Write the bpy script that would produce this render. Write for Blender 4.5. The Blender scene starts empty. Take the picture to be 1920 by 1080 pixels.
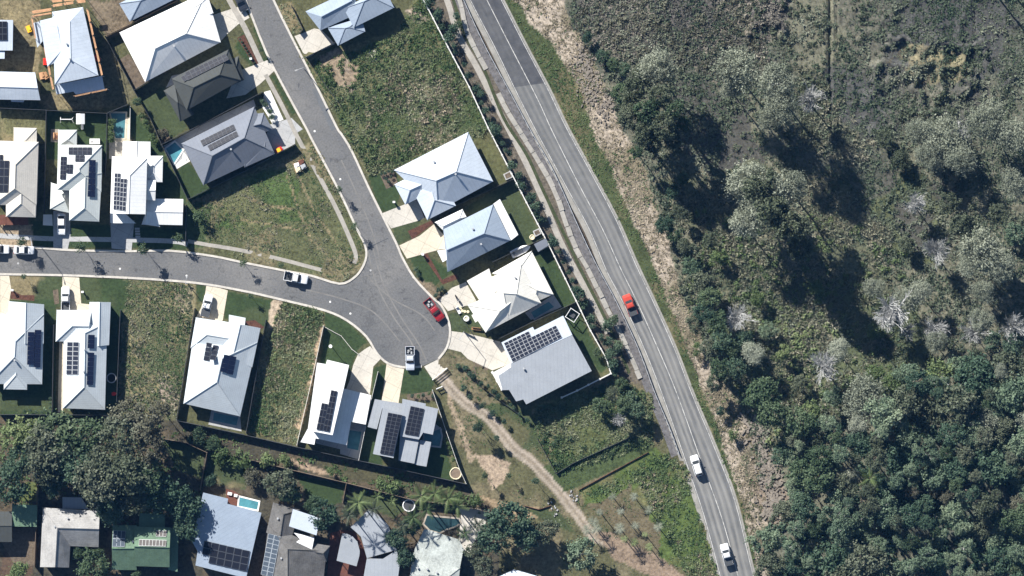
import bpy, bmesh, math, random
import numpy as np
from mathutils import Vector, Matrix
from mathutils.geometry import tessellate_polygon
random.seed(7); rng = np.random.default_rng(7)
R = math.radians
SC = bpy.context.scene
COL = SC.collection
HC = 900.0                      # camera height above the ground, metres
S = 0.11                        # metres per photograph pixel on the ground
# ---------------------------------------------------------------- camera
cam = bpy.data.cameras.new('camera'); camo = bpy.data.objects.new('camera', cam); COL.objects.link(camo)
cam.sensor_width = 36.0; cam.lens = 36.0 * HC / (1920 * S); cam.clip_start = 10; cam.clip_end = 5000
camo.location = (0, 0, HC); SC.camera = camo
# ---------------------------------------------------------------- sky and sun
SUN_EL, SUN_AZ = R(33.5), math.atan2(-0.61, 0.79)
w = bpy.data.worlds.new('World'); SC.world = w; w.use_nodes = True
nt = w.node_tree; bg = nt.nodes['Background']; sky = nt.nodes.new('ShaderNodeTexSky')
sky.sky_type = 'NISHITA'; sky.sun_disc = False; sky.sun_elevation = SUN_EL; sky.sun_rotation = SUN_AZ
sky.air_density = 1.0; sky.dust_density = 0.6; sky.ozone_density = 2.0
nt.links.new(sky.outputs[0], bg.inputs[0]); bg.inputs[1].default_value = 0.051
sun = bpy.data.lights.new('sun', 'SUN'); sun.energy = 5.0; sun.angle = R(0.5); sun.color = (1.0, 0.965, 0.915)
suno = bpy.data.objects.new('sun', sun); COL.objects.link(suno)
sd = Vector((0.61 * math.cos(SUN_EL), -0.79 * math.cos(SUN_EL), -math.sin(SUN_EL)))
suno.rotation_euler = sd.to_track_quat('-Z', 'Y').to_euler(); suno.location = (-60, 80, 90)
vs = SC.view_settings; vs.view_transform = 'Standard'; vs.look = 'None'; vs.gamma = 1.0; vs.use_curve_mapping = False
vs.exposure = 1.15
SC.cycles.max_bounces = 5; SC.cycles.diffuse_bounces = 2; SC.cycles.glossy_bounces = 2
SC.cycles.transmission_bounces = 3; SC.cycles.transparent_max_bounces = 4

# ---------------------------------------------------------------- helpers
def P(px, py, z=0.0):
    """photograph pixel seen at height z -> world point"""
    k = S * (HC - z) / HC
    return Vector(((px - 960) * k, (540 - py) * k, z))
CROP = dict(A=(0,0,4.5), B=(380,0,4.5), C=(0,200,4.5), D=(200,160,4.5), E=(0,400,4.5), F=(0,560,4.5),
            G=(340,480,4.5), H=(340,600,4.5), I=(640,220,4.5), J=(740,380,4.5), K=(760,560,4.5), L=(540,640,4.5),
            M=(0,740,4.5), N=(0,860,4.8), O=(340,840,4.5), Q=(600,840,4.5), R=(840,780,3.6), T=(0,200,8.309),
            U=(860,440,5.4), V=(530,0,7.713), Z=(0,0,1.0))
def X(c, *pts):
    ox, oy, k = CROP[c]
    return [(ox + p[0] / k, oy + p[1] / k) + tuple(p[2:]) for p in pts]
def link(o, parent=None):
    COL.objects.link(o)
    if parent is not None:
        o.parent = parent
    return o
def tag(o, label=None, cat=None, group=None, kind=None):
    if label: o['label'] = label
    if cat: o['category'] = cat
    if group: o['group'] = group
    if kind: o['kind'] = kind
    return o
def empty(name, loc, label, cat, group=None, rz=0.0):
    o = bpy.data.objects.new(name, None); o.empty_display_size = 0.5
    o.location = loc; o.rotation_euler = (0, 0, rz); COL.objects.link(o)
    return tag(o, label, cat, group)
def mesh(name, verts, faces, mat=None, uvs=None, smooth=False):
    m = bpy.data.meshes.new(name)
    m.from_pydata([tuple(v) for v in verts], [], faces)
    if mat is not None: m.materials.append(mat)
    if uvs is not None:
        l = m.uv_layers.new(name='UVMap')
        l.data.foreach_set('uv', np.array(uvs, dtype=np.float32).ravel())
    if smooth: m.shade_smooth()
    m.update()
    return m
def obj(name, me, parent=None, loc=(0, 0, 0), rz=0.0, scale=None):
    o = bpy.data.objects.new(name, me); o.location = loc; o.rotation_euler = (0, 0, rz)
    if scale is not None: o.scale = scale
    return link(o, parent)
class MB:
    """collects boxes, prisms and tubes into one mesh"""
    def __init__(s): s.v = []; s.f = []
    def box(s, c, d, rz=0.0):
        n = len(s.v); ca, sa = math.cos(rz), math.sin(rz)
        for dz in (-.5, .5):
            for dx, dy in ((-.5, -.5), (.5, -.5), (.5, .5), (-.5, .5)):
                x, y = dx * d[0], dy * d[1]
                s.v.append((c[0] + x * ca - y * sa, c[1] + x * sa + y * ca, c[2] + dz * d[2]))
        for q in ((0,3,2,1), (4,5,6,7), (0,1,5,4), (1,2,6,5), (2,3,7,6), (3,0,4,7)):
            s.f.append(tuple(n + i for i in q))
        return s
    def prism(s, poly, z0, z1):
        poly = ccw(poly); n = len(s.v); k = len(poly)
        s.v += [(p[0], p[1], z0) for p in poly] + [(p[0], p[1], z1) for p in poly]
        s.f.append(tuple(n + i for i in reversed(range(k)))); s.f.append(tuple(n + k + i for i in range(k)))
        for i in range(k):
            j = (i + 1) % k; s.f.append((n + i, n + j, n + k + j, n + k + i))
        return s
    def tube(s, a, b, ra, rb=None, seg=6, caps=True):
        rb = ra if rb is None else rb
        a = Vector(a); b = Vector(b); d = (b - a).normalized()
        u = d.orthogonal().normalized(); v = d.cross(u); n = len(s.v)
        for p, r in ((a, ra), (b, rb)):
            for i in range(seg):
                t = 2 * math.pi * i / seg
                s.v.append(tuple(p + u * (r * math.cos(t)) + v * (r * math.sin(t))))
        for i in range(seg):
            j = (i + 1) % seg; s.f.append((n + i, n + j, n + seg + j, n + seg + i))
        if caps:
            s.f.append(tuple(n + i for i in reversed(range(seg)))); s.f.append(tuple(n + seg + i for i in range(seg)))
        return s
    def mesh(s, name, mat=None, smooth=False): return mesh(name, s.v, s.f, mat, smooth=smooth)
    def build(s, name, mat, parent=None, loc=(0, 0, 0), rz=0.0, smooth=False):
        return obj(name, s.mesh(name, mat, smooth), parent, loc, rz)
def area2(poly):
    return sum(poly[i][0] * poly[(i+1) % len(poly)][1] - poly[(i+1) % len(poly)][0] * poly[i][1] for i in range(len(poly)))
def ccw(poly): return list(poly) if area2(poly) > 0 else list(reversed(poly))
def inpoly(x, y, poly):
    c = False; j = len(poly) - 1
    for i in range(len(poly)):
        xi, yi, xj, yj = poly[i][0], poly[i][1], poly[j][0], poly[j][1]
        if (yi > y) != (yj > y) and x < (xj - xi) * (y - yi) / (yj - yi) + xi: c = not c
        j = i
    return c
def inpoly_np(x, y, poly):
    c = np.zeros(x.shape, bool); j = len(poly) - 1
    for i in range(len(poly)):
        xi, yi, xj, yj = poly[i][0], poly[i][1], poly[j][0], poly[j][1]
        if yi != yj:
            c ^= ((yi > y) != (yj > y)) & (x < (xj - xi) * (y - yi) / (yj - yi) + xi)
        j = i
    return c
def spline(pts, n=6):
    """Catmull-Rom through the points"""
    out = []; q = [pts[0]] + list(pts) + [pts[-1]]
    for i in range(1, len(q) - 2):
        p0, p1, p2, p3 = q[i-1], q[i], q[i+1], q[i+2]
        for k in range(n):
            t = k / n; a = []
            for d in range(2):
                a.append(0.5 * (2*p1[d] + (p2[d]-p0[d])*t + (2*p0[d]-5*p1[d]+4*p2[d]-p3[d])*t*t + (3*p1[d]-p0[d]-3*p2[d]+p3[d])*t**3))
            out.append(tuple(a))
    out.append(tuple(pts[-1][:2]))
    return out
def offset_line(pts, d):
    """parallel line, d positive to the side (dy,-dx) of the walking direction"""
    out = []
    for i in range(len(pts)):
        a = pts[max(i-1, 0)]; b = pts[min(i+1, len(pts)-1)]
        tx, ty = b[0]-a[0], b[1]-a[1]; l = math.hypot(tx, ty) or 1
        out.append((pts[i][0] + ty / l * d, pts[i][1] - tx / l * d))
    return out
def fbm(nx, ny, cell, octaves=4, gain=0.5, seed=0):
    """value noise on a grid, 0..1"""
    r = np.random.default_rng(seed); out = np.zeros((ny, nx)); amp = 1.0; tot = 0.0
    for o in range(octaves):
        gx, gy = int(nx / cell) + 3, int(ny / cell) + 3; g = r.random((gy, gx))
        xs = np.arange(nx) / cell; ys = np.arange(ny) / cell
        xi = xs.astype(int); yi = ys.astype(int); fx = xs - xi; fy = ys - yi
        fx = fx * fx * (3 - 2 * fx); fy = (fy * fy * (3 - 2 * fy))[:, None]
        a = g[np.ix_(yi, xi)]; b = g[np.ix_(yi, xi + 1)]; c = g[np.ix_(yi + 1, xi)]; d = g[np.ix_(yi + 1, xi + 1)]
        out += amp * ((a * (1 - fx) + b * fx) * (1 - fy) + (c * (1 - fx) + d * fx) * fy)
        tot += amp; amp *= gain; cell = max(cell / 2, 1.0)
    return out / tot

# ---------------------------------------------------------------- materials
MATS = {}
def newmat(name, rough=0.7, spec=0.3):
    m = bpy.data.materials.new(name); m.use_nodes = True; t = m.node_tree
    b = t.nodes['Principled BSDF']; b.inputs['Roughness'].default_value = rough
    b.inputs['Specular IOR Level'].default_value = spec
    MATS[name] = m
    return m, t, b
def node(t, typ, **kw):
    n = t.nodes.new(typ)
    for k, v in kw.items():
        if hasattr(n, k): setattr(n, k, v)
        else: n.inputs[k].default_value = v
    return n
def ramp(t, fac, stops):
    n = t.nodes.new('ShaderNodeValToRGB'); e = n.color_ramp.elements
    while len(e) < len(stops): e.new(0.5)
    for i, (p, c) in enumerate(stops):
        e[i].position = p; e[i].color = (c[0], c[1], c[2], 1)
    t.links.new(fac, n.inputs[0]); return n.outputs[0]
def noise(t, scale, detail=4, rough=0.6, vec=None, dist=0.0):
    n = t.nodes.new('ShaderNodeTexNoise'); n.inputs['Scale'].default_value = scale
    n.inputs['Detail'].default_value = detail; n.inputs['Roughness'].default_value = rough; n.inputs['Distortion'].default_value = dist
    if vec is not None: t.links.new(vec, n.inputs['Vector'])
    return n.outputs[0]
def wpos(t):
    return t.nodes.new('ShaderNodeNewGeometry').outputs['Position']
def mix(t, fac, a, b, mode='MIX'):
    n = t.nodes.new('ShaderNodeMix'); n.data_type = 'RGBA'; n.blend_type = mode
    for i, v in ((0, fac), (6, a), (7, b)):
        if hasattr(v, 'is_output'): t.links.new(v, n.inputs[i])
        else: n.inputs[i].default_value = v if i == 0 else (v[0], v[1], v[2], 1)
    return n.outputs[2]
def math_(t, op, a, b=None):
    n = t.nodes.new('ShaderNodeMath'); n.operation = op
    for i, v in ((0, a), (1, b)):
        if v is None: continue
        if hasattr(v, 'is_output'): t.links.new(v, n.inputs[i])
        else: n.inputs[i].default_value = v
    return n.outputs[0]
def bump(t, b, h, strength=0.3, dist=0.05):
    n = t.nodes.new('ShaderNodeBump'); n.inputs['Strength'].default_value = strength; n.inputs['Distance'].default_value = dist
    t.links.new(h, n.inputs['Height']); t.links.new(n.outputs[0], b.inputs['Normal'])
def speckled(name, c, var=0.25, scale=0.6, rough=0.85, fine=6.0, spec=0.2, bmp=0.0):
    """plain surface with large stains and fine grain"""
    m, t, b = newmat(name, rough, spec); p = wpos(t)
    big = noise(t, scale, 4, 0.6, p); fi = noise(t, fine, 3, 0.7, p)
    s = math_(t, 'ADD', math_(t, 'MULTIPLY', big, 0.6), math_(t, 'MULTIPLY', fi, 0.4))
    lo = [x * (1 - var) for x in c]; hi = [min(1, x * (1 + var)) for x in c]
    t.links.new(ramp(t, s, [(0.33, lo), (0.67, hi)]), b.inputs['Base Color'])
    if bmp: bump(t, b, fi, bmp, 0.03)
    return m
def street_mat():
    m, t, b = newmat('asphalt', 0.9, 0.25); p = wpos(t)
    base = ramp(t, noise(t, 0.045, 5, 0.62, p), [(0.36, (0.104, 0.106, 0.108)), (0.52, (0.132, 0.131, 0.129)), (0.66, (0.168, 0.163, 0.155))])
    spots = ramp(t, noise(t, 0.7, 5, 0.7, p), [(0.30, (0.62, 0.62, 0.63)), (0.44, (1, 1, 1)), (0.62, (1, 1, 1)), (0.75, (1.16, 1.15, 1.12))])
    col = mix(t, 1.0, base, spots, 'MULTIPLY'); fi = noise(t, 2.6, 3, 0.75, p)
    col = mix(t, 1.0, col, ramp(t, fi, [(0.3, (0.78, 0.78, 0.78)), (0.7, (1.2, 1.2, 1.2))]), 'MULTIPLY')
    vo = t.nodes.new('ShaderNodeTexVoronoi'); vo.feature = 'DISTANCE_TO_EDGE'; vo.inputs['Scale'].default_value = 0.10
    w_ = t.nodes.new('ShaderNodeVectorMath'); w_.operation = 'ADD'; nz = t.nodes.new('ShaderNodeTexNoise'); nz.inputs['Scale'].default_value = 0.5; nz.inputs['Detail'].default_value = 4
    t.links.new(p, nz.inputs['Vector']); sc_ = t.nodes.new('ShaderNodeVectorMath'); sc_.operation = 'SCALE'; sc_.inputs['Scale'].default_value = 2.5; t.links.new(nz.outputs['Color'], sc_.inputs[0])
    t.links.new(p, w_.inputs[0]); t.links.new(sc_.outputs[0], w_.inputs[1]); t.links.new(w_.outputs[0], vo.inputs['Vector'])
    crack = math_(t, 'MULTIPLY', math_(t, 'LESS_THAN', vo.outputs['Distance'], 0.009), math_(t, 'GREATER_THAN', noise(t, 0.08, 2, 0.5, p), 0.53))
    col = mix(t, math_(t, 'MULTIPLY', crack, 0.3), col, (0.05, 0.05, 0.05)); t.links.new(col, b.inputs['Base Color']); bump(t, b, fi, 0.2, 0.03); return m
asphalt = street_mat()
def slab_mat(name, c, var=0.14):
    """concrete cast in bays with saw cuts"""
    m, t, b = newmat(name, 0.85, 0.2); p = wpos(t); mp = t.nodes.new('ShaderNodeMapping'); mp.inputs['Rotation'].default_value = (0, 0, R(27)); t.links.new(p, mp.inputs[0])
    sx = t.nodes.new('ShaderNodeSeparateXYZ'); t.links.new(mp.outputs[0], sx.inputs[0])
    cut = math_(t, 'MAXIMUM', *[math_(t, 'LESS_THAN', math_(t, 'FRACT', math_(t, 'MULTIPLY', sx.outputs[i], 1 / 2.9)), 0.035) for i in (0, 1)])
    s = math_(t, 'ADD', math_(t, 'MULTIPLY', noise(t, 0.3, 5, 0.65, p), 0.65), math_(t, 'MULTIPLY', noise(t, 2.4, 3, 0.7, p), 0.35))
    col = ramp(t, s, [(0.3, [x * (1 - 2.0 * var) for x in c]), (0.45, [x * (1 - .3 * var) for x in c]), (0.68, [min(1, x * (1 + var)) for x in c])])
    t.links.new(mix(t, math_(t, 'MULTIPLY', cut, 0.45), col, [x * .4 for x in c]), b.inputs['Base Color']); return m
concrete = slab_mat('concrete', (0.47, 0.44, 0.385))
concrete_grey = slab_mat('concrete_grey', (0.36, 0.36, 0.355))
concrete_warm = slab_mat('concrete_warm', (0.53, 0.475, 0.375), 0.11)
concrete_white = speckled('concrete_white', (0.66, 0.65, 0.62), 0.06, 0.4, 0.8, 2.0)
kerbmat = speckled('kerb', (0.46, 0.43, 0.38), 0.22, 0.8, 0.85, 3.0)
pathmat = speckled('footpath', (0.30, 0.28, 0.245), 0.25, 0.5, 0.9, 2.4)
mulch = speckled('mulch', (0.085, 0.042, 0.030), 0.5, 2.0, 0.95, 5.0, 0.1, 0.6)
soil = speckled('soil', (0.12, 0.095, 0.07), 0.5, 1.5, 0.95, 4.0, 0.1, 0.6)
stone = speckled('stone', (0.30, 0.265, 0.22), 0.3, 1.0, 0.9, 3.0, 0.2, 0.4)
gravel_dark = speckled('gravel_dark', (0.12, 0.115, 0.115), 0.5, 1.3, 0.95, 4.0, 0.1, 0.5)
wall_cream = speckled('wall_cream', (0.55, 0.52, 0.47), 0.05, 0.4, 0.8)
wall_grey = speckled('wall_grey', (0.32, 0.32, 0.32), 0.06, 0.4, 0.8)
wall_brick = speckled('wall_brick', (0.24, 0.15, 0.11), 0.2, 0.6, 0.85)
trim_white = speckled('trim_white', (0.72, 0.72, 0.70), 0.03, 0.5, 0.5)
trim_dark = speckled('trim_dark', (0.06, 0.065, 0.07), 0.1, 0.5, 0.5)
fence_dark = speckled('fence_dark', (0.055, 0.058, 0.062), 0.15, 0.6, 0.7)
fence_pale = speckled('fence_pale', (0.58, 0.57, 0.53), 0.08, 0.6, 0.7)
fence_wood = speckled('fence_wood', (0.17, 0.13, 0.095), 0.3, 0.8, 0.85)
timber = speckled('timber', (0.36, 0.20, 0.10), 0.3, 1.5, 0.8)
timber_red = speckled('timber_red', (0.12, 0.05, 0.035), 0.3, 1.5, 0.8)
orange_steel = speckled('orange_steel', (0.46, 0.26, 0.14), 0.4, 0.8, 0.6)
red_plastic = speckled('red_plastic', (0.60, 0.03, 0.02), 0.1, 0.8, 0.4)
yellow_plastic = speckled('yellow_plastic', (0.75, 0.42, 0.03), 0.1, 0.8, 0.4)
white_plastic = speckled('white_plastic', (0.75, 0.75, 0.74), 0.05, 0.8, 0.4)
cream_plastic = speckled('cream_plastic', (0.62, 0.55, 0.38), 0.15, 2.0, 0.6)
black_rubber = speckled('black_rubber', (0.018, 0.018, 0.02), 0.2, 2.0, 0.8)
steel = speckled('steel', (0.35, 0.36, 0.37), 0.15, 1.0, 0.45)
bark = speckled('bark', (0.16, 0.13, 0.105), 0.35, 2.0, 0.9)
bark_pale = speckled('bark_pale', (0.36, 0.36, 0.345), 0.2, 2.0, 0.85)
rock = speckled('rock', (0.20, 0.175, 0.145), 0.4, 1.2, 0.95, 4.0, 0.1, 0.5)
def paint_line():
    m, t, b = newmat('line_paint', 0.7, 0.2); p = wpos(t)
    t.links.new(ramp(t, noise(t, 0.8, 5, 0.75, p), [(0.36, (0.20, 0.20, 0.19)), (0.56, (0.50, 0.49, 0.46))]), b.inputs['Base Color']); return m
line_paint = paint_line()
def roof_metal(name, c, rough=0.45, rib=0.76, amt=0.07, tile=False):
    m, t, b = newmat(name, max(rough, 0.7), 0.18)
    uv = t.nodes.new('ShaderNodeUVMap'); uv.uv_map = 'UVMap'
    sx = t.nodes.new('ShaderNodeSeparateXYZ'); t.links.new(uv.outputs[0], sx.inputs[0])
    a = math_(t, 'FRACT', math_(t, 'MULTIPLY', sx.outputs[0], 1 / rib))
    stripe = math_(t, 'LESS_THAN', a, 0.16)
    p = wpos(t); st = noise(t, 0.5, 5, 0.65, p); gr = noise(t, 3.0, 3, 0.7, p)
    sh = math_(t, 'ADD', math_(t, 'MULTIPLY', st, 0.6), math_(t, 'MULTIPLY', gr, 0.4))
    lo = [x * (1 - 1.3 * amt) for x in c]; hi = [min(0.9, x * (1 + amt)) for x in c]
    col = ramp(t, sh, [(0.36, lo), (0.64, hi)])
    if tile:
        bb = math_(t, 'LESS_THAN', math_(t, 'FRACT', math_(t, 'MULTIPLY', sx.outputs[1], 1 / 0.42)), 0.2)
        col = mix(t, math_(t, 'MULTIPLY', bb, 0.30), col, [x * 0.5 for x in c]); stripe = math_(t, 'MULTIPLY', stripe, 0.3)
    col = mix(t, math_(t, 'MULTIPLY', stripe, 0.16), col, [x * 0.55 for x in c])
    t.links.new(col, b.inputs['Base Color']); bump(t, b, stripe, 0.25, 0.03)
    return m
roof_white = roof_metal('roof_white', (0.72, 0.72, 0.70))
roof_cream = roof_metal('roof_cream', (0.66, 0.64, 0.58))
roof_pale = roof_metal('roof_pale', (0.45, 0.50, 0.56))
roof_blue = roof_metal('roof_blue', (0.26, 0.31, 0.375))
roof_grey = roof_metal('roof_grey', (0.155, 0.17, 0.20))
roof_mid = roof_metal('roof_mid', (0.275, 0.295, 0.32))
roof_dark = roof_metal('roof_dark', (0.055, 0.06, 0.058), 0.55)
roof_tile_cream = roof_metal('roof_tile_cream', (0.60, 0.56, 0.49), 0.7, 0.33, 0.10, True)
roof_tile_mint = roof_metal('roof_tile_mint', (0.54, 0.57, 0.545), 0.7, 0.33, 0.08, True)
roof_tile_pale = roof_metal('roof_tile_pale', (0.50, 0.545, 0.57), 0.7, 0.33, 0.08, True)
roof_tile_old = roof_metal('roof_tile_old', (0.115, 0.112, 0.108), 0.85, 0.33, 0.30, True)
roof_old_pale = roof_metal('roof_old_pale', (0.30, 0.295, 0.285), 0.8, 0.33, 0.22, True)
roof_green = roof_metal('roof_green', (0.115, 0.18, 0.12), 0.6, 0.5, 0.2)
roof_aged = roof_metal('roof_aged', (0.36, 0.385, 0.36), 0.7, 0.76, 0.3)
def solar_mat(name, c, line):
    m, t, b = newmat(name, 0.5, 0.12)
    tc = t.nodes.new('ShaderNodeTexCoord'); sx = t.nodes.new('ShaderNodeSeparateXYZ'); t.links.new(tc.outputs['Generated'], sx.inputs[0])
    def edge(o):
        a = math_(t, 'ABSOLUTE', math_(t, 'SUBTRACT', o, 0.5)); return math_(t, 'GREATER_THAN', a, 0.455)
    e = math_(t, 'MAXIMUM', edge(sx.outputs[0]), edge(sx.outputs[1]))
    t.links.new(mix(t, e, c, line), b.inputs['Base Color']); return m
solar_black = solar_mat('solar_black', (0.012, 0.014, 0.022), (0.07, 0.075, 0.085))
solar_blue = solar_mat('solar_blue', (0.012, 0.018, 0.045), (0.02, 0.025, 0.05))
solar_silver = solar_mat('solar_silver', (0.018, 0.022, 0.035), (0.42, 0.43, 0.44))
solar_brown = solar_mat('solar_brown', (0.10, 0.09, 0.085), (0.60, 0.62, 0.60))
solar_pale = solar_mat('solar_pale', (0.05, 0.065, 0.085), (0.30, 0.33, 0.36))
def glass_mat(name, c, rough=0.08):
    m, t, b = newmat(name, rough, 0.6); b.inputs['Base Color'].default_value = (*c, 1); return m
glass = glass_mat('glass', (0.02, 0.025, 0.03))
lamp_lens = glass_mat('lamp_lens', (0.6, 0.62, 0.62)); tail_lens = glass_mat('tail_lens', (0.4, 0.02, 0.02))
def water_mat(name, c):
    m, t, b = newmat(name, 0.06, 0.5); p = wpos(t)
    t.links.new(ramp(t, noise(t, 0.5, 3, 0.6, p), [(0.35, [x * 0.75 for x in c]), (0.65, [min(1, x * 1.2) for x in c])]), b.inputs['Base Color'])
    bump(t, b, noise(t, 1.5, 3, 0.6, p), 0.25, 0.05); return m
water_blue = water_mat('water_blue', (0.075, 0.23, 0.27)); water_teal = water_mat('water_teal', (0.065, 0.17, 0.19)); water_dark = water_mat('water_dark', (0.02, 0.045, 0.05))
def paint(name, c):
    m, t, b = newmat(name, 0.3, 0.5); b.inputs['Coat Weight'].default_value = 0.5
    p = wpos(t); t.links.new(ramp(t, noise(t, 1.3, 3, 0.6, p), [(0.3, [x * 0.9 for x in c]), (0.7, c)]), b.inputs['Base Color']); return m
car_white = paint('car_white', (0.72, 0.73, 0.74)); car_red = paint('car_red', (0.28, 0.018, 0.022)); car_orange = paint('car_orange', (0.45, 0.055, 0.032))
car_silver = paint('car_silver', (0.50, 0.53, 0.58)); car_dark = paint('car_dark', (0.03, 0.035, 0.045))
def leafmat(name, stops, rough=0.6, trans=0.3, pscale=0.05):
    """foliage: colour by plant, by leaf and by patch of ground"""
    m, t, b = newmat(name, rough, 0.25)
    at = t.nodes.new('ShaderNodeAttribute'); at.attribute_name = 'rnd'
    oi = t.nodes.new('ShaderNodeObjectInfo')
    n = noise(t, pscale, 3, 0.6, wpos(t))
    f = math_(t, 'ADD', math_(t, 'MULTIPLY', at.outputs['Fac'], 0.42), math_(t, 'ADD', math_(t, 'MULTIPLY', oi.outputs['Random'], 0.22), math_(t, 'MULTIPLY', math_(t, 'SUBTRACT', n, 0.40), 1.9)))
    c = ramp(t, f, stops); t.links.new(c, b.inputs['Base Color'])
    tr = t.nodes.new('ShaderNodeBsdfTranslucent'); t.links.new(c, tr.inputs[0])
    mx = t.nodes.new('ShaderNodeMixShader'); mx.inputs[0].default_value = trans
    t.links.new(b.outputs[0], mx.inputs[1]); t.links.new(tr.outputs[0], mx.inputs[2])
    t.links.new(mx.outputs[0], t.nodes['Material Output'].inputs[0]); return m
def hexm(*cs): return [(i / (len(cs) - 1) * 0.8 + 0.1, c) for i, c in enumerate(cs)]
leaf_green = leafmat('leaf_green', hexm((0.028, 0.050, 0.027), (0.055, 0.091, 0.045), (0.105, 0.143, 0.076)))
leaf_dark = leafmat('leaf_dark', hexm((0.027, 0.056, 0.034), (0.053, 0.094, 0.059), (0.099, 0.145, 0.087)))
leaf_olive = leafmat('leaf_olive', hexm((0.046, 0.062, 0.038), (0.087, 0.106, 0.065), (0.145, 0.161, 0.111)))
leaf_grey = leafmat('leaf_grey', hexm((0.064, 0.101, 0.066), (0.127, 0.179, 0.113), (0.234, 0.282, 0.184)))
leaf_pale = leafmat('leaf_pale', hexm((0.164, 0.184, 0.137), (0.263, 0.285, 0.216), (0.395, 0.417, 0.331)), 0.7, 0.35)
leaf_bright = leafmat('leaf_bright', hexm((0.050, 0.082, 0.030), (0.100, 0.145, 0.055), (0.200, 0.242, 0.110)))
twig_pale = leafmat('twig_pale', hexm((0.240, 0.248, 0.242), (0.360, 0.363, 0.357), (0.500, 0.504, 0.499)), 0.8, 0.1)
leaf_brown = leafmat('leaf_brown', hexm((0.055, 0.054, 0.036), (0.104, 0.103, 0.070), (0.178, 0.181, 0.126)))
grass_mix = leafmat('grass_mix', hexm((0.044, 0.091, 0.028), (0.083, 0.131, 0.051), (0.167, 0.188, 0.101), (0.314, 0.320, 0.213)), 0.7, 0.25, 0.09)
grass_green = leafmat('grass_green', hexm((0.040, 0.078, 0.027), (0.075, 0.121, 0.043), (0.140, 0.175, 0.073)), 0.7, 0.25, 0.09)
grass_straw = leafmat('grass_straw', hexm((0.090, 0.097, 0.051), (0.171, 0.151, 0.097), (0.279, 0.235, 0.166), (0.378, 0.331, 0.249)), 0.75, 0.25, 0.09)
grass_reed = leafmat('grass_reed', hexm((0.091, 0.111, 0.064), (0.164, 0.169, 0.114), (0.242, 0.234, 0.166), (0.351, 0.332, 0.253)), 0.75, 0.3, 0.09)
grass_swamp = leafmat('grass_swamp', hexm((0.045, 0.073, 0.043), (0.085, 0.112, 0.069), (0.150, 0.169, 0.120), (0.251, 0.263, 0.196)), 0.75, 0.25, 0.06)
grass_brown = leafmat('grass_brown', hexm((0.056, 0.061, 0.051), (0.108, 0.106, 0.089), (0.178, 0.164, 0.134), (0.319, 0.286, 0.234)), 0.8, 0.2, 0.07)
# ---------------------------------------------------------------- the ground
HW_L = [(840,-90),(882,0),(927,87),(971,178),(1005,245),(1060,347),(1105,430),(1137,507),(1162,555),(1202,640),(1240,735),(1290,877),(1320,967),(1350,1078),(1378,1180)]
HW_R = [(893,-90),(940,0),(982,82),(1029,171),(1062,240),(1107,322),(1155,412),(1192,496),(1230,577),(1265,655),(1297,738),(1337,833),(1377,937),(1412,1078),(1442,1180)]
HW_C = [(867,-90),(913,0),(949,71),(1007,184),(1035,245),(1085,345),(1130,430),(1163,502),(1195,567),(1230,645),(1268,735),(1313,860),(1353,970),(1383,1077),(1411,1180)]
BARR = [(828,-90),(869,0),(907,82),(949,160),(992,240),(1037,320),(1082,420),(1117,494),(1155,565),(1195,650),(1227,735),(1253,797),(1273,852)]
BOUND = [(752,-90),(794,0),(840,89),(880,164),(915,240),(950,308),(987,380),(1029,460),(1080,564),(1107,620),(1136,671),(1145,700)]
RLOCAL = [(418,-90),(460,0),(500,100),(540,178),(573,238),(584,260),(636,358),(669,429),(683,456),(687,480),(678,504),(662,522),(636,532),(584,517),(536,508),(451,491),(398,480),(318,470),(244,471),(133,469),(67,464),(0,460),(-120,455),
          (-120,512),(0,514),(116,516),(222,520),(320,526),(387,533),(464,547),(533,563),(609,582),(651,601),(687,631),(707,663),(729,682),(762,689),(791,687),(822,673),(838,651),(844,622),(839,596),(827,572),(809,556),(776,520),(753,480),(744,458),(713,396),(689,347),(660,284),(640,251),(631,238),(591,156),(540,56),(513,0),(471,-90)]
TRACK = [(815,690),(831,713),(864,749),(915,784),(959,836),(995,866),(1034,905),(1079,960),(1107,997),(1159,1030),(1229,1072),(1330,1130)]
VERGE_W = offset_line(HW_R, -9)
TAN_L = [(930,-90),(965,0),(1000,40),(1050,100),(1085,165),(1115,250),(1140,300),(1170,370),(1200,440),(1222,490),(1250,560),(1277,630),(1300,690),(1330,760),(1352,820),(1378,890),(1395,960),(1412,1020),(1430,1180)]
TAN_R = [(1010,-90),(1050,0),(1085,60),(1120,130),(1150,190),(1170,250),(1200,310),(1225,370),(1245,420),(1262,490),(1285,560),(1315,630),(1335,690),(1370,730),(1400,790),(1420,860),(1440,940),(1445,1020),(1470,1180)]
def strip_px(line, wpx):
    return offset_line(line, wpx / 2) + list(reversed(offset_line(line, -wpx / 2)))
LAWN = (0.034, 0.054, 0.022); LAWN2 = (0.050, 0.066, 0.030); WEED = (0.075, 0.078, 0.038); DRY = (0.17, 0.145, 0.085); TAN = (0.31, 0.27, 0.22)
DIRT = (0.27, 0.225, 0.18); BUSH = (0.074, 0.080, 0.060); BUSHB = (0.070, 0.062, 0.050); DARKSOIL = (0.075, 0.062, 0.045); SWAMP = (0.122, 0.122, 0.086)
STEP = 3.6; GX0, GX1, GY0, GY1 = -160, 2080, -160, 1240
gx = np.arange(GX0, GX1 + 1, STEP); gy = np.arange(GY0, GY1 + 1, STEP); NX, NY = len(gx), len(gy)
PX, PY = np.meshgrid(gx, gy)
wx = (fbm(NX, NY, 14, 4, 0.6, 1) - 0.5) * 2; wy = (fbm(NX, NY, 14, 4, 0.6, 2) - 0.5) * 2
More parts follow.
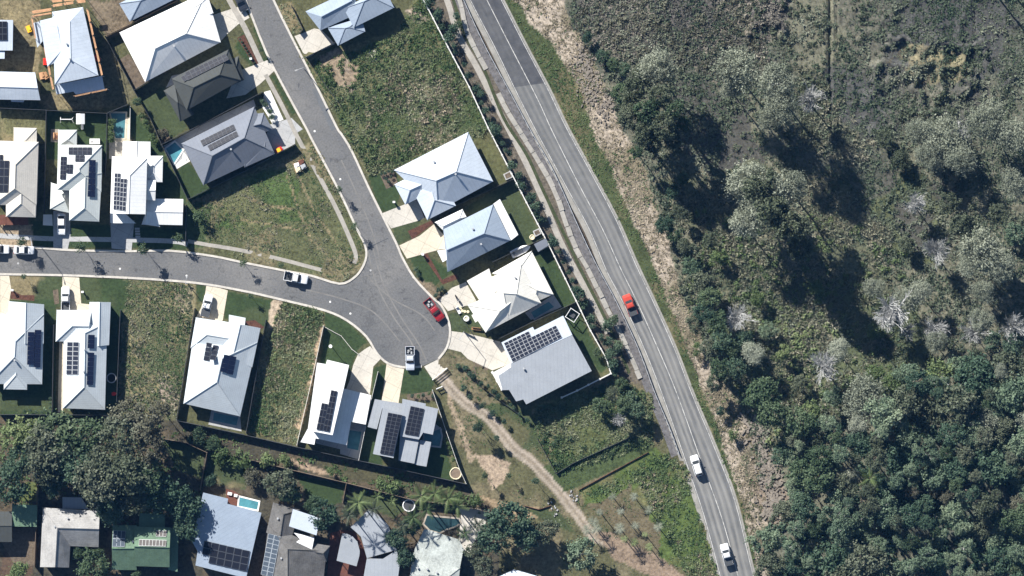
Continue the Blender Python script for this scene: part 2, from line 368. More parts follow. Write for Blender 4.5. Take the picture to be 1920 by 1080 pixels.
bigN = fbm(NX, NY, 60, 5, 0.55, 3); midN = fbm(NX, NY, 18, 4, 0.6, 4); finN = fbm(NX, NY, 5, 3, 0.7, 5)
cover = np.zeros((NY, NX, 3)); tex = np.full((NY, NX), 0.8); relief = np.zeros((NY, NX))
cover[:] = DARKSOIL
def cov(poly, c, warp=5.0, tx=0.8, rel=0.0, c2=None, thr=0.5, nz=None):
    m = inpoly_np(PX + wx * warp, PY + wy * warp, poly)
    col = np.array(c)
    if c2 is None: cover[m] = col
    else:
        n = midN if nz is None else nz
        k = np.clip((n - thr) / 0.12 + 0.5, 0, 1)[..., None]
        cover[m] = (col * (1 - k) + np.array(c2) * k)[m]
    tex[m] = tx; relief[m] = rel
BUSH_POLY = list(TAN_R) + [(2100,1260),(2100,-170)]
cov(BUSH_POLY, BUSH, 8, 1.0, 0.25, SWAMP, 0.5, bigN)
cov([(1050,-170),(1480,-170),(1475,60),(1440,150),(1330,150),(1200,110),(1110,110)], (0.085,0.080,0.070), 60, 1.2, 0.25, (0.155,0.14,0.115), 0.5)
cov([(1560,-170),(1880,-170),(1880,150),(1830,240),(1640,250),(1560,200)], (0.060,0.062,0.056), 70, 1.0, 0.3, (0.100,0.10,0.075), 0.55, bigN)
cov([(1700,90),(1760,95),(1820,110),(1815,140),(1740,170),(1690,160),(1660,110)], (0.085,0.078,0.055), 45, 0.7, 0.3, (0.165,0.15,0.095), 0.48)
cov([(1640,330),(1780,330),(1780,520),(1650,480)], (0.070,0.070,0.056), 40, 0.9, 0.15, (0.085,0.098,0.050), 0.5)
cov([(1240,320),(1330,300),(1560,320),(1660,440),(1700,640),(1560,690),(1420,640),(1300,520)], (0.088,0.095,0.058), 40, 1.0, 0.35, (0.145,0.138,0.095), 0.5)
cov([(1340,560),(1560,520),(1720,560),(1740,700),(1560,800),(1440,830),(1380,720)], (0.080,0.095,0.050), 35, 1.0, 0.3, (0.125,0.125,0.075), 0.5)
cov([(1250,150),(1400,180),(1430,300),(1340,330),(1270,260)], (0.068,0.068,0.056), 35, 0.9, 0.12)
cov(list(HW_R) + list(reversed(TAN_L)), (0.052,0.066,0.028), 5, 1.0, 0.0, (0.10,0.095,0.05), 0.55)
cov(list(TAN_L) + list(reversed(TAN_R)), TAN, 12, 0.9, 0.1, (0.17,0.15,0.105), 0.55)
cov([(1395,760),(1430,800),(1450,850),(1475,930),(1455,990),(1425,960),(1400,880)], (0.20,0.165,0.13), 12, 1.2, 0.3, (0.085,0.085,0.055), 0.5)
# west of the boundary fence: weeds and yards
cov([(-170,-170),(752,-170)] + BOUND[1:] + [(1082,732),(900,905),(560,880),(0,800),(-170,800)], WEED, 0, 0.8)
# strip between boundary fence and barrier
cov(list(BOUND) + [(1180,740),(1273,852)] + list(reversed(BARR[:-1])), (0.10,0.088,0.066), 2, 0.9)
cov([(560,100),(640,88),(740,58),(790,-20),(800,20),(915,240),(905,258),(740,318),(690,335),(640,235)], (0.068,0.086,0.034), 4, 1.0, 0.15, (0.12,0.115,0.06), 0.5)
cov(X('B',(960,480),(1120,400),(1200,420),(1230,530),(1330,560),(1290,700),(1260,790),(1150,740),(1060,620),(1010,560)), DIRT, 5, 1.0, 0.1, (0.22,0.175,0.125), 0.5)
cov([(760,20),(790,15),(805,40),(780,45)], DIRT, 5, 1.0)
cov([(690,100),(705,92),(713,106),(702,118),(690,112)], (0.62,0.59,0.54), 2, 0.4)
cov([(690,330),(740,318),(752,345),(745,400),(712,395)], LAWN, 2, 0.5)
# triangle lot
cov([(352,378),(550,285),(585,262),(640,360),(690,460),(680,505),(640,530),(400,478),(350,460)], (0.085,0.092,0.044), 3, 1.0, 0.12, (0.145,0.13,0.075), 0.52)
cov([(440,340),(560,310),(560,420),(470,440),(400,420)], (0.062,0.094,0.032), 18, 1.0, 0.12, (0.11,0.115,0.055), 0.5)
for l in ([(538,330),(560,395),(585,450),(610,478)],[(552,318),(600,410),(640,470)],[(460,370),(500,385),(545,395)],[(440,410),(500,420),(560,432)],[(520,388),(556,392)]):
    cov(strip_px(spline(l), 3.5), (0.20,0.165,0.10), 2.5, 0.8)
# lots south of the side street
cov([(222,520),(372,531),(362,600),(334,790),(215,770),(228,600)], (0.105,0.105,0.056), 3, 1.0, 0.15, (0.175,0.155,0.09), 0.5)
cov([(300,715),(325,716),(335,745),(330,765),(298,750)], DIRT, 6, 1.0, 0.1); cov([(335,530),(365,540),(355,590),(325,570)], (0.22,0.19,0.13), 7, 1.0)
cov([(505,562),(609,585),(598,640),(557,834),(462,812),(500,600)], (0.115,0.112,0.055), 3, 1.0, 0.2, (0.19,0.165,0.085), 0.5)
cov([(506,562),(531,564),(533,600),(520,640),(503,610)], (0.34,0.28,0.21), 4, 1.0); cov([(596,600),(608,612),(570,790),(556,830),(552,800),(585,680)], (0.27,0.21,0.145), 4, 1.0)
cov([(18,516),(117,516),(118,575),(18,575)], LAWN2, 2, 0.7, 0, DRY, 0.6); cov([(149,520),(240,525),(236,580),(206,577),(152,570)], LAWN, 3, 0.6, 0, LAWN2, 0.5)
cov([(368,532),(388,536),(380,565),(370,565)], LAWN, 0, 0.5); cov([(425,545),(510,563),(500,612),(420,598)], LAWN, 1, 0.5, 0, LAWN2, 0.55)
cov([(610,585),(652,603),(690,640),(672,655),(655,700),(600,700)], LAWN, 0, 0.6); cov([(700,690),(728,682),(712,745),(697,745)], LAWN, 0, 0.6)
cov([(757,690),(790,690),(815,712),(808,738),(748,738)], LAWN, 1, 0.6)
cov([(0,560),(105,560),(105,780),(0,780)], LAWN, 0, 0.5); cov([(0,745),(99,745),(99,772),(0,772)], LAWN2, 2, 0.5)
cov([(673,740),(715,740),(715,880),(673,870)], LAWN, 0, 0.4); cov([(780,760),(835,780),(874,905),(760,890)], LAWN, 0, 0.4); cov([(200,570),(230,580),(220,775),(195,775)], LAWN, 0, 0.4)
# yards, north-west
cov([(265,190),(305,160),(330,190),(352,240),(310,268)], LAWN2, 0, 0.5); cov([(325,330),(350,300),(400,360),(355,378)], LAWN, 0, 0.5)
cov([(205,210),(245,200),(300,270),(352,375),(345,390),(300,380),(250,260)], LAWN, 2, 0.6); cov([(88,210),(200,213),(200,300),(88,300)], LAWN, 0, 0.5)
cov([(0,208),(86,208),(84,270),(0,270)], DRY, 6, 1.0, 0.1, (0.10,0.10,0.05), 0.5); cov([(0,0),(75,0),(75,200),(0,200)], WEED, 6, 1.0, 0.1, DRY, 0.5)
cov([(165,0),(255,0),(240,60),(200,75)], (0.14,0.115,0.08), 6, 1.0); cov([(195,60),(255,175),(235,200),(90,208),(60,180),(180,170)], (0.10,0.095,0.055), 5, 1.0, 0.1, DRY, 0.55)
cov([(455,60),(500,115),(470,125),(440,90)], LAWN, 0, 0.5); cov([(500,20),(545,0),(585,80),(545,56)], WEED, 4, 0.9, 0, DRY, 0.5)
cov([(0,420),(60,420),(60,462),(0,460)], (0.26,0.21,0.15), 5, 1.0); cov([(60,415),(350,430),(350,468),(60,462)], LAWN, 2, 0.6)
cov([(350,380),(400,380),(380,465),(345,465)], (0.05,0.07,0.03), 6, 1.0)
cov(strip_px([(478,50),(500,105),(508,130)], 9), LAWN, 1, 0.5); cov(strip_px([(512,140),(535,185),(552,214)], 9), LAWN, 1, 0.5); cov(strip_px([(568,250),(600,300),(640,365),(672,430)], 9), WEED, 2, 0.9, 0, DRY, 0.5)
# yards beside the highway fence
cov([(730,400),(790,412),(780,440),(745,460)], LAWN2, 2, 0.6); cov([(765,480),(790,470),(850,510),(800,545)], LAWN, 2, 0.6)
cov([(890,260),(912,250),(962,335),(930,345)], (0.085,0.09,0.04), 2, 0.7, 0, DRY, 0.6); cov([(870,390),(962,337),(1018,447),(960,470)], LAWN2, 0, 0.5)
cov([(1000,478),(1024,455),(1080,565),(1050,580)], LAWN, 0, 0.5); cov([(1052,600),(1080,575),(1138,690),(1125,700)], LAWN, 0, 0.5)
cov([(838,590),(890,575),(915,620),(845,622)], LAWN2, 2, 0.7); cov([(775,520),(808,530),(850,570),(820,570)], (0.16,0.13,0.09), 4, 1.0)
# reserve with the dirt track
cov([(823,675),(845,655),(930,705),(990,770),(1050,745),(1150,705),(1240,740),(1275,855),(1290,880),(1360,1120),(1300,1240),(900,1240),(850,900),(812,735)], (0.085,0.085,0.043), 6, 0.9, 0.08, (0.13,0.115,0.07), 0.5)
cov([(870,760),(990,760),(1040,870),(940,850)], (0.085,0.085,0.043), 12, 0.7, 0, LAWN2, 0.5)
cov([(1000,760),(1150,715),(1225,740),(1225,830),(1045,890),(1010,830)], (0.075,0.088,0.036), 10, 1.1, 0.25, (0.135,0.125,0.07), 0.5)
cov([(1085,920),(1230,840),(1290,880),(1350,1080),(1240,1060),(1120,990)], (0.07,0.10,0.03), 8, 0.9, 0.08, (0.12,0.12,0.055), 0.52)
cov([(1090,950),(1180,910),(1240,1000),(1240,1050),(1130,1000)], (0.11,0.095,0.058), 15, 0.8, 0, (0.085,0.085,0.043), 0.5)
cov([(885,850),(930,855),(960,870),(945,905),(925,920),(915,890)], (0.30,0.24,0.18), 9, 0.9); cov([(835,720),(850,760),(868,800),(890,860),(880,870),(858,800),(838,750)], (0.24,0.195,0.14), 5, 0.9)
cov([(900,928),(980,950),(1040,955),(1050,975),(960,970),(900,945)], (0.26,0.20,0.13), 4, 0.9); cov([(980,955),(1045,955),(1080,1000),(1040,990)], LAWN2, 4, 0.7)
cov(strip_px(spline(TRACK), 21), (0.205,0.175,0.135), 5, 0.5); cov(strip_px(offset_line(spline(TRACK), 6), 6), (0.31,0.27,0.225), 2.5, 0.4); cov(strip_px(offset_line(spline(TRACK), -6), 6), (0.29,0.255,0.21), 2.5, 0.4)
cov([(1110,985),(1230,1040),(1330,1120),(1150,1050)], (0.20,0.155,0.115), 8, 0.9)
cov([(1020,875),(1060,925),(1225,845),(1215,825)], (0.05,0.07,0.028), 4, 1.0, 0.1)
# old gardens along the bottom
cov([(-170,780),(100,780),(332,790),(560,840),(874,908),(940,965),(930,1240),(-170,1240)], (0.055,0.052,0.036), 0, 0.9, 0, (0.085,0.07,0.045), 0.5)
cov([(300,822),(385,842),(378,900),(330,880)], LAWN2, 3, 0.5); cov([(392,850),(480,872),(460,920),(385,905)], LAWN2, 4, 0.6, 0, DRY, 0.62); cov([(555,890),(648,908),(640,945),(590,950)], LAWN, 3, 0.5); cov([(660,920),(775,945),(740,970),(670,950)], LAWN2, 3, 0.6)
cov([(40,905),(70,905),(70,940),(30,940)], (0.09,0.11,0.04), 4, 0.9); cov([(540,858),(600,878),(645,896),(570,880),(535,868)], (0.26,0.20,0.145), 4, 0.9); cov([(560,850),(874,915),(850,940),(640,895)], (0.06,0.058,0.032), 4, 0.9)
cov([(15,985),(66,990),(60,1080),(0,1080)], (0.085,0.06,0.04), 3, 0.7)
tk = np.clip(1.6 - cover.max(2, keepdims=True) / 0.11, 0, 1); cover *= 1 + tk * np.array([0.0, 0.0, 0.08])
zz = relief * ((midN - 0.45) * 1.6 + (finN - 0.5) * 0.9) * 1.3
zz = np.clip(zz, 0, None)
def mask_(poly, warp=30.0): return inpoly_np(PX + wx * warp, PY + wy * warp, poly)
ridge_ = np.clip(1 - np.abs(fbm(NX, NY, 12, 3, 0.5, 11) - 0.5) * 7, 0, 1)
for fold, amp in (([(1660,70),(1830,80),(1835,180),(1690,200),(1600,150)], 1.0), ([(1385,-20),(1490,-20),(1480,70),(1400,60)], 1.2), ([(1580,-30),(1900,-30),(1880,220),(1600,240)], .45)): zz += mask_(fold) * ridge_ * amp
# straight ditches across the swamp
for dl, wd, dp in (([(1553,-30),(1556,60),(1555,150),(1558,240)], 7, .9), ([(1826,10),(1824,90),(1822,170)], 4, .5), ([(1570,-30),(1566,90)], 5, .5)): zz -= inpoly_np(PX + wx * 3, PY + wy * 3, strip_px(dl, wd)) * dp
XW = (PX - 960) * S; YW = (540 - PY) * S
gv = np.stack([XW, YW, zz], -1).reshape(-1, 3)
ii = np.arange(NX * NY).reshape(NY, NX)
quads = np.stack([ii[1:, :-1], ii[1:, 1:], ii[:-1, 1:], ii[:-1, :-1]], -1).reshape(-1, 4)
def fast_mesh(name, verts, polys, mat, attr=None, col=None):
    """verts (n,3), polys (m,k) of equal size"""
    m = bpy.data.meshes.new(name); n, k = len(polys), polys.shape[1]
    m.vertices.add(len(verts)); m.vertices.foreach_set('co', np.asarray(verts, np.float32).ravel())
    m.loops.add(n * k); m.loops.foreach_set('vertex_index', np.asarray(polys, np.int32).ravel())
    m.polygons.add(n); m.polygons.foreach_set('loop_start', np.arange(0, n * k, k, dtype=np.int32))
    m.update(calc_edges=True)
    if mat: m.materials.append(mat)
    if attr is not None:
        a = m.attributes.new('rnd', 'FLOAT', 'POINT'); a.data.foreach_set('value', np.asarray(attr, np.float32))
    if col is not None:
        a = m.attributes.new('cover', 'FLOAT_COLOR', 'POINT'); a.data.foreach_set('color', np.asarray(col, np.float32).ravel())
    return m
def ground_mat():
    m, t, b = newmat('ground_cover', 0.95, 0.1)
    a = t.nodes.new('ShaderNodeAttribute'); a.attribute_name = 'cover'; p = wpos(t)
    n1 = noise(t, 1.6, 4, 0.75, p); n2 = noise(t, 0.35, 4, 0.6, p)
    k = math_(t, 'ADD', math_(t, 'MULTIPLY', math_(t, 'SUBTRACT', n1, 0.5), 3.0), math_(t, 'MULTIPLY', math_(t, 'SUBTRACT', n2, 0.5), 1.4))
    k = math_(t, 'ADD', 1.0, math_(t, 'MULTIPLY', k, a.outputs['Alpha']))
    k = math_(t, 'MAXIMUM', k, 0.25)
    vm = t.nodes.new('ShaderNodeVectorMath'); vm.operation = 'SCALE'; t.links.new(a.outputs['Color'], vm.inputs[0]); t.links.new(k, vm.inputs['Scale'])
    # slight drift of hue between green and straw
    hue = mix(t, math_(t, 'MULTIPLY', noise(t, 0.9, 3, 0.6, p), 0.5), (1, 1, 1), (1.10, 1.0, 0.88))
    t.links.new(mix(t, 1.0, vm.outputs[0], hue, 'MULTIPLY'), b.inputs['Base Color'])
    bump(t, b, n1, 0.5, 0.12); return m
gm = ground_mat()
colr = np.concatenate([cover.reshape(-1, 3), tex.reshape(-1, 1)], 1)
grd = obj('ground', fast_mesh('ground', gv, quads, gm, col=colr)); tag(grd, kind='structure')
# the country beyond the frame
fx0, fx1, fy0, fy1 = gv[:, 0].min(), gv[:, 0].max(), gv[:, 1].min(), gv[:, 1].max(); B = 2500.0
ov = np.array([(-B,-B,0),(B,-B,0),(B,B,0),(-B,B,0),(fx0,fy0,0),(fx1,fy0,0),(fx1,fy1,0),(fx0,fy1,0)], float)
oq = np.array([(0,1,5,4),(1,2,6,5),(2,3,7,6),(3,0,4,7)])
og = obj('terrain', fast_mesh('terrain', ov, oq, gm, col=np.tile(np.array([0.065,0.068,0.04,0.8]), (8, 1)))); tag(og, kind='structure')

# ---------------------------------------------------------------- roads, kerbs, paths
def sheet(name, poly_px, z, mat, kind='structure', parent=None):
    pts = [P(p[0], p[1]) for p in poly_px]; pts = ccw([(p.x, p.y) for p in pts])
    tri = tessellate_polygon([[Vector((x, y, 0)) for x, y in pts]])
    tri = [t if area2([pts[i] for i in t]) > 0 else t[::-1] for t in tri]
    o = obj(name, mesh(name, [(x, y, z) for x, y in pts], tri, mat), parent)
    if kind: tag(o, kind=kind)
    return o
def slab(name, poly_px, z0, z1, mat, parent=None, kind=None):
    pts = [P(p[0], p[1]) for p in poly_px]
    o = MB().prism([(p.x, p.y) for p in pts], z0, z1).build(name, mat, parent)
    if kind: tag(o, kind=kind)
    return o
def ribbon(name, a, b, z, mat, parent=None, kind='structure'):
    """strip between two pixel lines of equal length, uv: u across, v along in metres"""
    n = len(a); v = []; f = []; uv = []; dist = 0; ds = []
    for i in range(n):
        pa, pb = P(*a[i]), P(*b[i]); v += [(pa.x, pa.y, z), (pb.x, pb.y, z)]
        if i: dist += math.hypot(a[i][0]-a[i-1][0], a[i][1]-a[i-1][1]) * S
        ds.append(dist)
    for i in range(n - 1):
        f.append((2*i, 2*i+1, 2*i+3, 2*i+2)); uv += [(0, ds[i]), (1, ds[i]), (1, ds[i+1]), (0, ds[i+1])]
    me = mesh(name, v, f, mat, uv)
    if me.polygons[0].normal.z < 0: me.flip_normals()
    o = obj(name, me, parent)
    if kind: tag(o, kind=kind)
    return o
def kerb(pts_px, wpx=4.0, h=0.13, name='kerb', mat=None, parent=None):
    a = offset_line(pts_px, wpx / 2); b = offset_line(pts_px, -wpx / 2); n = len(a); v = []; f = []
    for i in range(n):
        pa, pb = P(*a[i]), P(*b[i])
        v += [(pa.x, pa.y, 0), (pa.x, pa.y, h), (pb.x, pb.y, h), (pb.x, pb.y, 0)]
    for i in range(n - 1):
        for k in range(3): f.append((4*i+k, 4*i+k+1, 4*i+k+5, 4*i+k+4))
    f += [(0, 1, 2, 3), (4*n-4, 4*n-3, 4*n-2, 4*n-1)]
    me = mesh(name, v, f, mat or kerbmat); bm = bmesh.new(); bm.from_mesh(me); bmesh.ops.recalc_face_normals(bm, faces=bm.faces); bm.to_mesh(me); bm.free()
    o = obj(name, me, parent)
    if parent is None: tag(o, kind='structure')
    return o
def highway_mat():
    m, t, b = newmat('highway_asphalt', 0.88, 0.3); p = wpos(t)
    uv = t.nodes.new('ShaderNodeUVMap'); uv.uv_map = 'UVMap'; sx = t.nodes.new('ShaderNodeSeparateXYZ'); t.links.new(uv.outputs[0], sx.inputs[0])
    u, v = sx.outputs[0], sx.outputs[1]
    base = ramp(t, noise(t, 0.25, 5, 0.7, p), [(0.35, (0.088, 0.091, 0.093)), (0.65, (0.132, 0.133, 0.132))])
    # polished wheel paths in both lanes
    wob = math_(t, 'MULTIPLY', math_(t, 'SUBTRACT', noise(t, 0.06, 2, 0.5, p), 0.5), 0.06)
    uu = math_(t, 'ADD', u, wob); tot = None
    for c in (0.20, 0.355, 0.62, 0.80):
        d = math_(t, 'MULTIPLY', math_(t, 'ABSOLUTE', math_(t, 'SUBTRACT', uu, c)), 13.0)
        g = math_(t, 'MAXIMUM', math_(t, 'SUBTRACT', 1.0, d), 0.0); tot = g if tot is None else math_(t, 'ADD', tot, g)
    mp = t.nodes.new('ShaderNodeCombineXYZ'); t.links.new(math_(t, 'MULTIPLY', u, 5.0), mp.inputs[0]); t.links.new(math_(t, 'MULTIPLY', v, 0.05), mp.inputs[1])
    streak = noise(t, 2.0, 4, 0.6, mp.outputs[0])
    k = math_(t, 'MULTIPLY', math_(t, 'ADD', math_(t, 'MULTIPLY', tot, 0.5), math_(t, 'MULTIPLY', math_(t, 'SUBTRACT', streak, 0.42), 1.3)), 0.75)
    k = math_(t, 'MULTIPLY', k, math_(t, 'MINIMUM', math_(t, 'MAXIMUM', math_(t, 'DIVIDE', math_(t, 'SUBTRACT', v, 15.0), 70.0), 0.45), 1.0))
    n = t.nodes.new('ShaderNodeClamp'); t.links.new(k, n.inputs[0])
    col = mix(t, n.outputs[0], base, (0.31, 0.30, 0.275))
    # older, paler seal south of the join
    far = math_(t, 'LESS_THAN', v, 31.0); k2 = math_(t, 'MULTIPLY', far, math_(t, 'ADD', 0.72, math_(t, 'MULTIPLY', math_(t, 'GREATER_THAN', u, 0.5), 0.24)))
    dark = ramp(t, noise(t, 0.5, 5, 0.7, p), [(0.35, (0.045, 0.047, 0.053)), (0.65, (0.075, 0.077, 0.083))])
    col = mix(t, k2, col, dark)
    t.links.new(col, b.inputs['Base Color']); bump(t, b, noise(t, 5, 3, 0.7, p), 0.3, 0.02); return m
hw_l = spline(HW_L, 5); hw_r = spline(HW_R, 5); hw_c = spline(HW_C, 5); bar = spline(BARR, 5)
nb = len(bar)
sho_l = [(a[0] - 9.5, a[1] + 4.5) for a in hw_l]; sho_r = [(a[0] + 5, a[1] - 2.5) for a in hw_r]
ribbon('highway_shoulder', sho_l, sho_r, 0.016, speckled('shoulder_seal', (0.25, 0.24, 0.215), 0.25, 0.5, 0.9, 2.5))
highway = ribbon('highway', [(a[0] - 1.5, a[1] + 0.7) for a in hw_l], [(a[0] + 1.5, a[1] - 0.7) for a in hw_r], 0.024, highway_mat())
for ln, wd in ((hw_l, 1.15), (hw_r, 1.15)):
    ribbon('edge_line', offset_line(ln, wd / 2), offset_line(ln, -wd / 2), 0.032, line_paint, highway, None)
ribbon('centre_line', offset_line(hw_c, 0.65), offset_line(hw_c, -0.65), 0.032, line_paint, highway, None)
road = sheet('street', RLOCAL, 0.02, asphalt)
i_a = RLOCAL.index((0,460)); i_b = RLOCAL.index((0,514))
kerb(spline(RLOCAL[:i_a + 2], 3)); kerb(spline(RLOCAL[i_b - 1:RLOCAL.index((791,687)) + 1], 3)); kerb(spline(RLOCAL[RLOCAL.index((822,673)):], 3))
worn = speckled('asphalt_worn', (0.165, 0.160, 0.150), 0.22, 0.4, 0.9, 2.4); oily = speckled('asphalt_oily', (0.088, 0.089, 0.092), 0.25, 0.5, 0.85, 2.4)
for k_, l_ in enumerate(([(690,470),(705,530),(735,590),(770,640),(785,675)],[(700,468),(718,530),(750,592),(785,645),(800,678)],[(690,520),(735,560),(790,590),(815,620)],[(560,540),(640,560),(700,585),(750,640)],[(640,300),(672,370),(700,440),(715,500)])):
    s_ = spline(l_, 6); ribbon('tyre_track', offset_line(s_, 1.3), offset_line(s_, -1.3), 0.0235 + .0006 * k_, worn, road, None)
for k_, (x_, y_, rx_, ry_) in enumerate(((742,620,4,2),(700,590,3,2),(760,560,5,2),(792,600,3,3),(720,650,3,1.5),(650,560,3,2),(480,505,4,1.5),(180,490,4,1.5),(620,300,2,4),(560,160,2,4))):
    sheet('oil_stain', [(x_ + rx_ * math.cos(a_) * (1 + .3 * math.sin(3 * a_ + k_)), y_ + ry_ * math.sin(a_) * (1 + .3 * math.cos(2 * a_ + k_))) for a_ in [i_ * .524 for i_ in range(12)]], 0.0225, oily, None, road)
# asphalt repair patch outline, wear in the turning head
sheet('road_patch', [(585,168),(596,165),(632,240),(622,246)], 0.024, speckled('asphalt_patch', (0.115,0.12,0.125), 0.2, 0.3, 0.9, 2.2), None, road)
sheet('road_joint', [(687,465),(728,446),(728,447.5),(687,466.5)], 0.026, trim_dark, None, road)
DRIVES = [('B','concrete',[(75,130),(260,70),(335,45),(395,150),(300,205),(215,280),(150,350)]), ('B','concrete',[(300,600),(545,508),(613,590),(480,712),(360,800),(200,830),(250,700)]),
 ('B','concrete_white',[(520,775),(570,762),(682,1010),(590,1045),(500,900)]), ('B','concrete',[(775,305),(870,270),(940,240),(1000,250),(1080,330),(1115,372),(872,492)]),
 ('D','concrete_grey',[(1380,330),(1560,275),(1655,370),(1590,410),(1590,495),(1400,590),(1340,440)]), ('I','concrete',[(338,812),(540,732),(640,690),(700,850),(650,872),(420,938)]),
 ('J','concrete_warm',[(38,362),(210,280),(330,183),(440,300),(470,390),(380,395),(103,472)]), ('J','concrete',[(372,822),(480,720),(600,670),(690,830),(610,868),(450,915)]),
 ('K','concrete',[(376,272),(510,290),(800,362),(900,545),(735,605),(530,510),(470,450),(357,422)]), ('L','concrete',[(693,40),(755,115),(785,145),(720,212),(690,450),(640,470),(480,430),(520,330),(550,200),(590,110),(650,65)]),
 ('L','concrete_warm',[(832,188),(980,232),(930,535),(790,505)]), ('L','concrete',[(1148,212),(1268,150),(1340,230),(1222,322)]), ('G','concrete_warm',[(212,238),(392,290),(350,540),(300,600),(125,520),(165,440),(200,330)]),
 ('E','concrete_warm',[(528,535),(668,542),(685,760),(757,768),(757,830),(523,830)]), ('E','concrete_warm',[(0,520),(77,520),(95,640),(78,742),(72,860),(0,860)]), ('E','concrete_grey',[(450,-20),(590,-20),(595,205),(570,306),(450,296)]),
 ('E','concrete_grey',[(930,60),(1135,60),(1110,312),(942,296)]), ('E','concrete_grey',[(600,200),(740,195),(780,240),(600,232)]), ('E','concrete_white',[(365,10),(440,10),(445,105),(362,100)]),
 ('A','concrete_grey',[(1400,740),(1450,640),(1800,560),(1800,600),(1500,700)]), ('D','concrete_grey',[(480,510),(800,335),(1240,120),(1260,180),(640,480),(700,640),(590,708)]), ('D','concrete_white',[(640,545),(705,640),(588,708),(575,672),(640,620)]),
 ('C','concrete_warm',[(1055,90),(1100,90),(1100,270),(1120,300),(960,300),(960,270),(1050,265)]), ('C','concrete',[(920,300),(1040,300),(1040,430),(920,440)]), ('C','stone',[(430,190),(500,190),(495,300),(428,298)]),
 ('H','concrete_grey',[(255,760),(495,800),(508,940),(228,882)]), ('L','concrete_grey',[(530,680),(660,700),(600,1000),(440,950),(440,910),(232,860),(235,815)]), ('L','concrete_grey',[(1235,690),(1300,740),(1290,890),(1130,890),(1140,770)]),
 ('J','concrete_grey',[(1100,930),(1340,775),(1410,880),(1150,990)]), ('Q','concrete',[(1170,780),(1190,570),(1150,480),(1420,530),(1395,640),(1340,720),(1260,885),(1150,840)]), ('Q','timber_red',[(85,720),(180,690),(290,700),(350,790),(395,930),(365,1080),(60,1080)]),
 ('C','soil',[(935,800),(1000,800),(930,1000),(920,1000)]), ('F','concrete_warm',[(500,360),(545,360),(530,960),(488,960)]), ('O','timber_red',[(375,345),(440,360),(500,400),(480,490),(385,470)]), ('N','soil',[(120,620),(325,620),(315,960),(150,990),(20,760)])]
for i, (c, mname, pts) in enumerate(DRIVES):
    nm = {'timber_red': 'deck', 'soil': 'garden_bed', 'mulch': 'garden_bed', 'concrete_white': 'terrace', 'stone': 'patio'}.get(mname, 'driveway' if i < 18 else 'patio')
    sheet(nm, X(c, *pts), 0.028 + 0.004 * (i % 4), MATS[mname])
BEDS = [('I',[(315,460),(430,410),(480,560),(380,605)],'soil'), ('I',[(560,960),(770,865),(785,890),(640,1000),(600,1030)],'mulch'), ('J',[(225,430),(265,405),(400,650),(520,600),(540,640),(405,690)],'mulch'),
 ('E',[(85,640),(180,690),(290,690),(290,740),(90,720)],'mulch'), ('E',[(445,650),(490,640),(500,760),(460,770)],'soil'), ('B',[(290,320),(350,290),(470,535),(430,545)],'mulch'), ('K',[(450,555),(520,490),(700,590),(680,640),(600,640)],'soil'),
 ('L',[(1000,450),(1220,420),(1250,500),(1010,500)],'soil'), ('G',[(540,550),(620,540),(700,600),(670,620),(540,575)],'mulch'), ('A',[(1010,500),(1085,455),(1260,680),(1140,755)],'soil'), ('D',[(430,380),(500,370),(540,450),(460,500)],'soil')]
for i, (c, pts, mn) in enumerate(BEDS): sheet('garden_bed', X(c, *pts), 0.012 + 0.004 * (i % 3), MATS[mn])
# footpaths
def path(name, pts, wpx, mat, z=0.03): 
    l = spline(pts, 4); return ribbon(name, offset_line(l, wpx / 2), offset_line(l, -wpx / 2), z, mat)
path('footpath', [(402,-60),(430,0),(460,54),(487,112),(500,138)], 10, pathmat, 0.031); path('footpath', [(498,140),(535,210),(557,256),(598,330),(630,390),(655,445),(667,478),(664,494)], 8, pathmat, 0.044)
path('footpath', [(-60,438),(0,442),(60,446),(110,448),(200,449),(320,452),(352,458)], 9, concrete_grey, 0.044)
path('footpath', [(352,452),(384,458),(450,469),(530,487),(610,508),(636,512)], 7, pathmat, 0.05)
# strips beside the highway: worn path, drain, stone edging, dark gravel
def off_along(base, d0, d1, lo, hi):
    l = [p for p in spline(base, 5) if lo <= p[1] <= hi]; return offset_line(l, d0), offset_line(l, d1)
DP = [(800,-90),(838,0),(858,62),(893,124),(929,195),(980,293),(1018,375),(1051,453),(1087,522),(1113,569),(1140,625)]
DG = [(822,-90),(850,0),(870,62),(905,124),(944,220),(987,289),(1018,356),(1060,444),(1095,518),(1122,571),(1150,630),(1180,700)]
DT = [(832,-90),(862,0),(876,62),(911,130),(958,220),(1004,293),(1040,358),(1073,451),(1104,509),(1135,571),(1170,640),(1200,710)]
for nm, l, wd, mt, z in (('drain_path', DP, 11, pathmat, 0.016), ('drain', DG, 6, speckled('drain_grass', (0.045,0.055,0.025), 0.4, 1.0, 0.95, 4), 0.02)):
    s_ = spline(l, 5); ribbon(nm, offset_line(s_, wd / 2), offset_line(s_, -wd / 2), z, mt)
se = empty('stone_edging', P(*DT[1]), None, None); se['kind'] = 'structure'; sl_ = spline(DT, 10); acc = 0; r_ = random.Random(3); s0 = se.location.copy(); seg = [sl_[0]]; STONES = [MB().box((0, 0, .12), (1, w_, .24), 0).mesh('stone', speckled('edging_stone', (.29, .275, .245), .3, .35, .9, 2.5)) if i_ == 0 else None for i_, w_ in enumerate((1.0,))]
i_ = 0
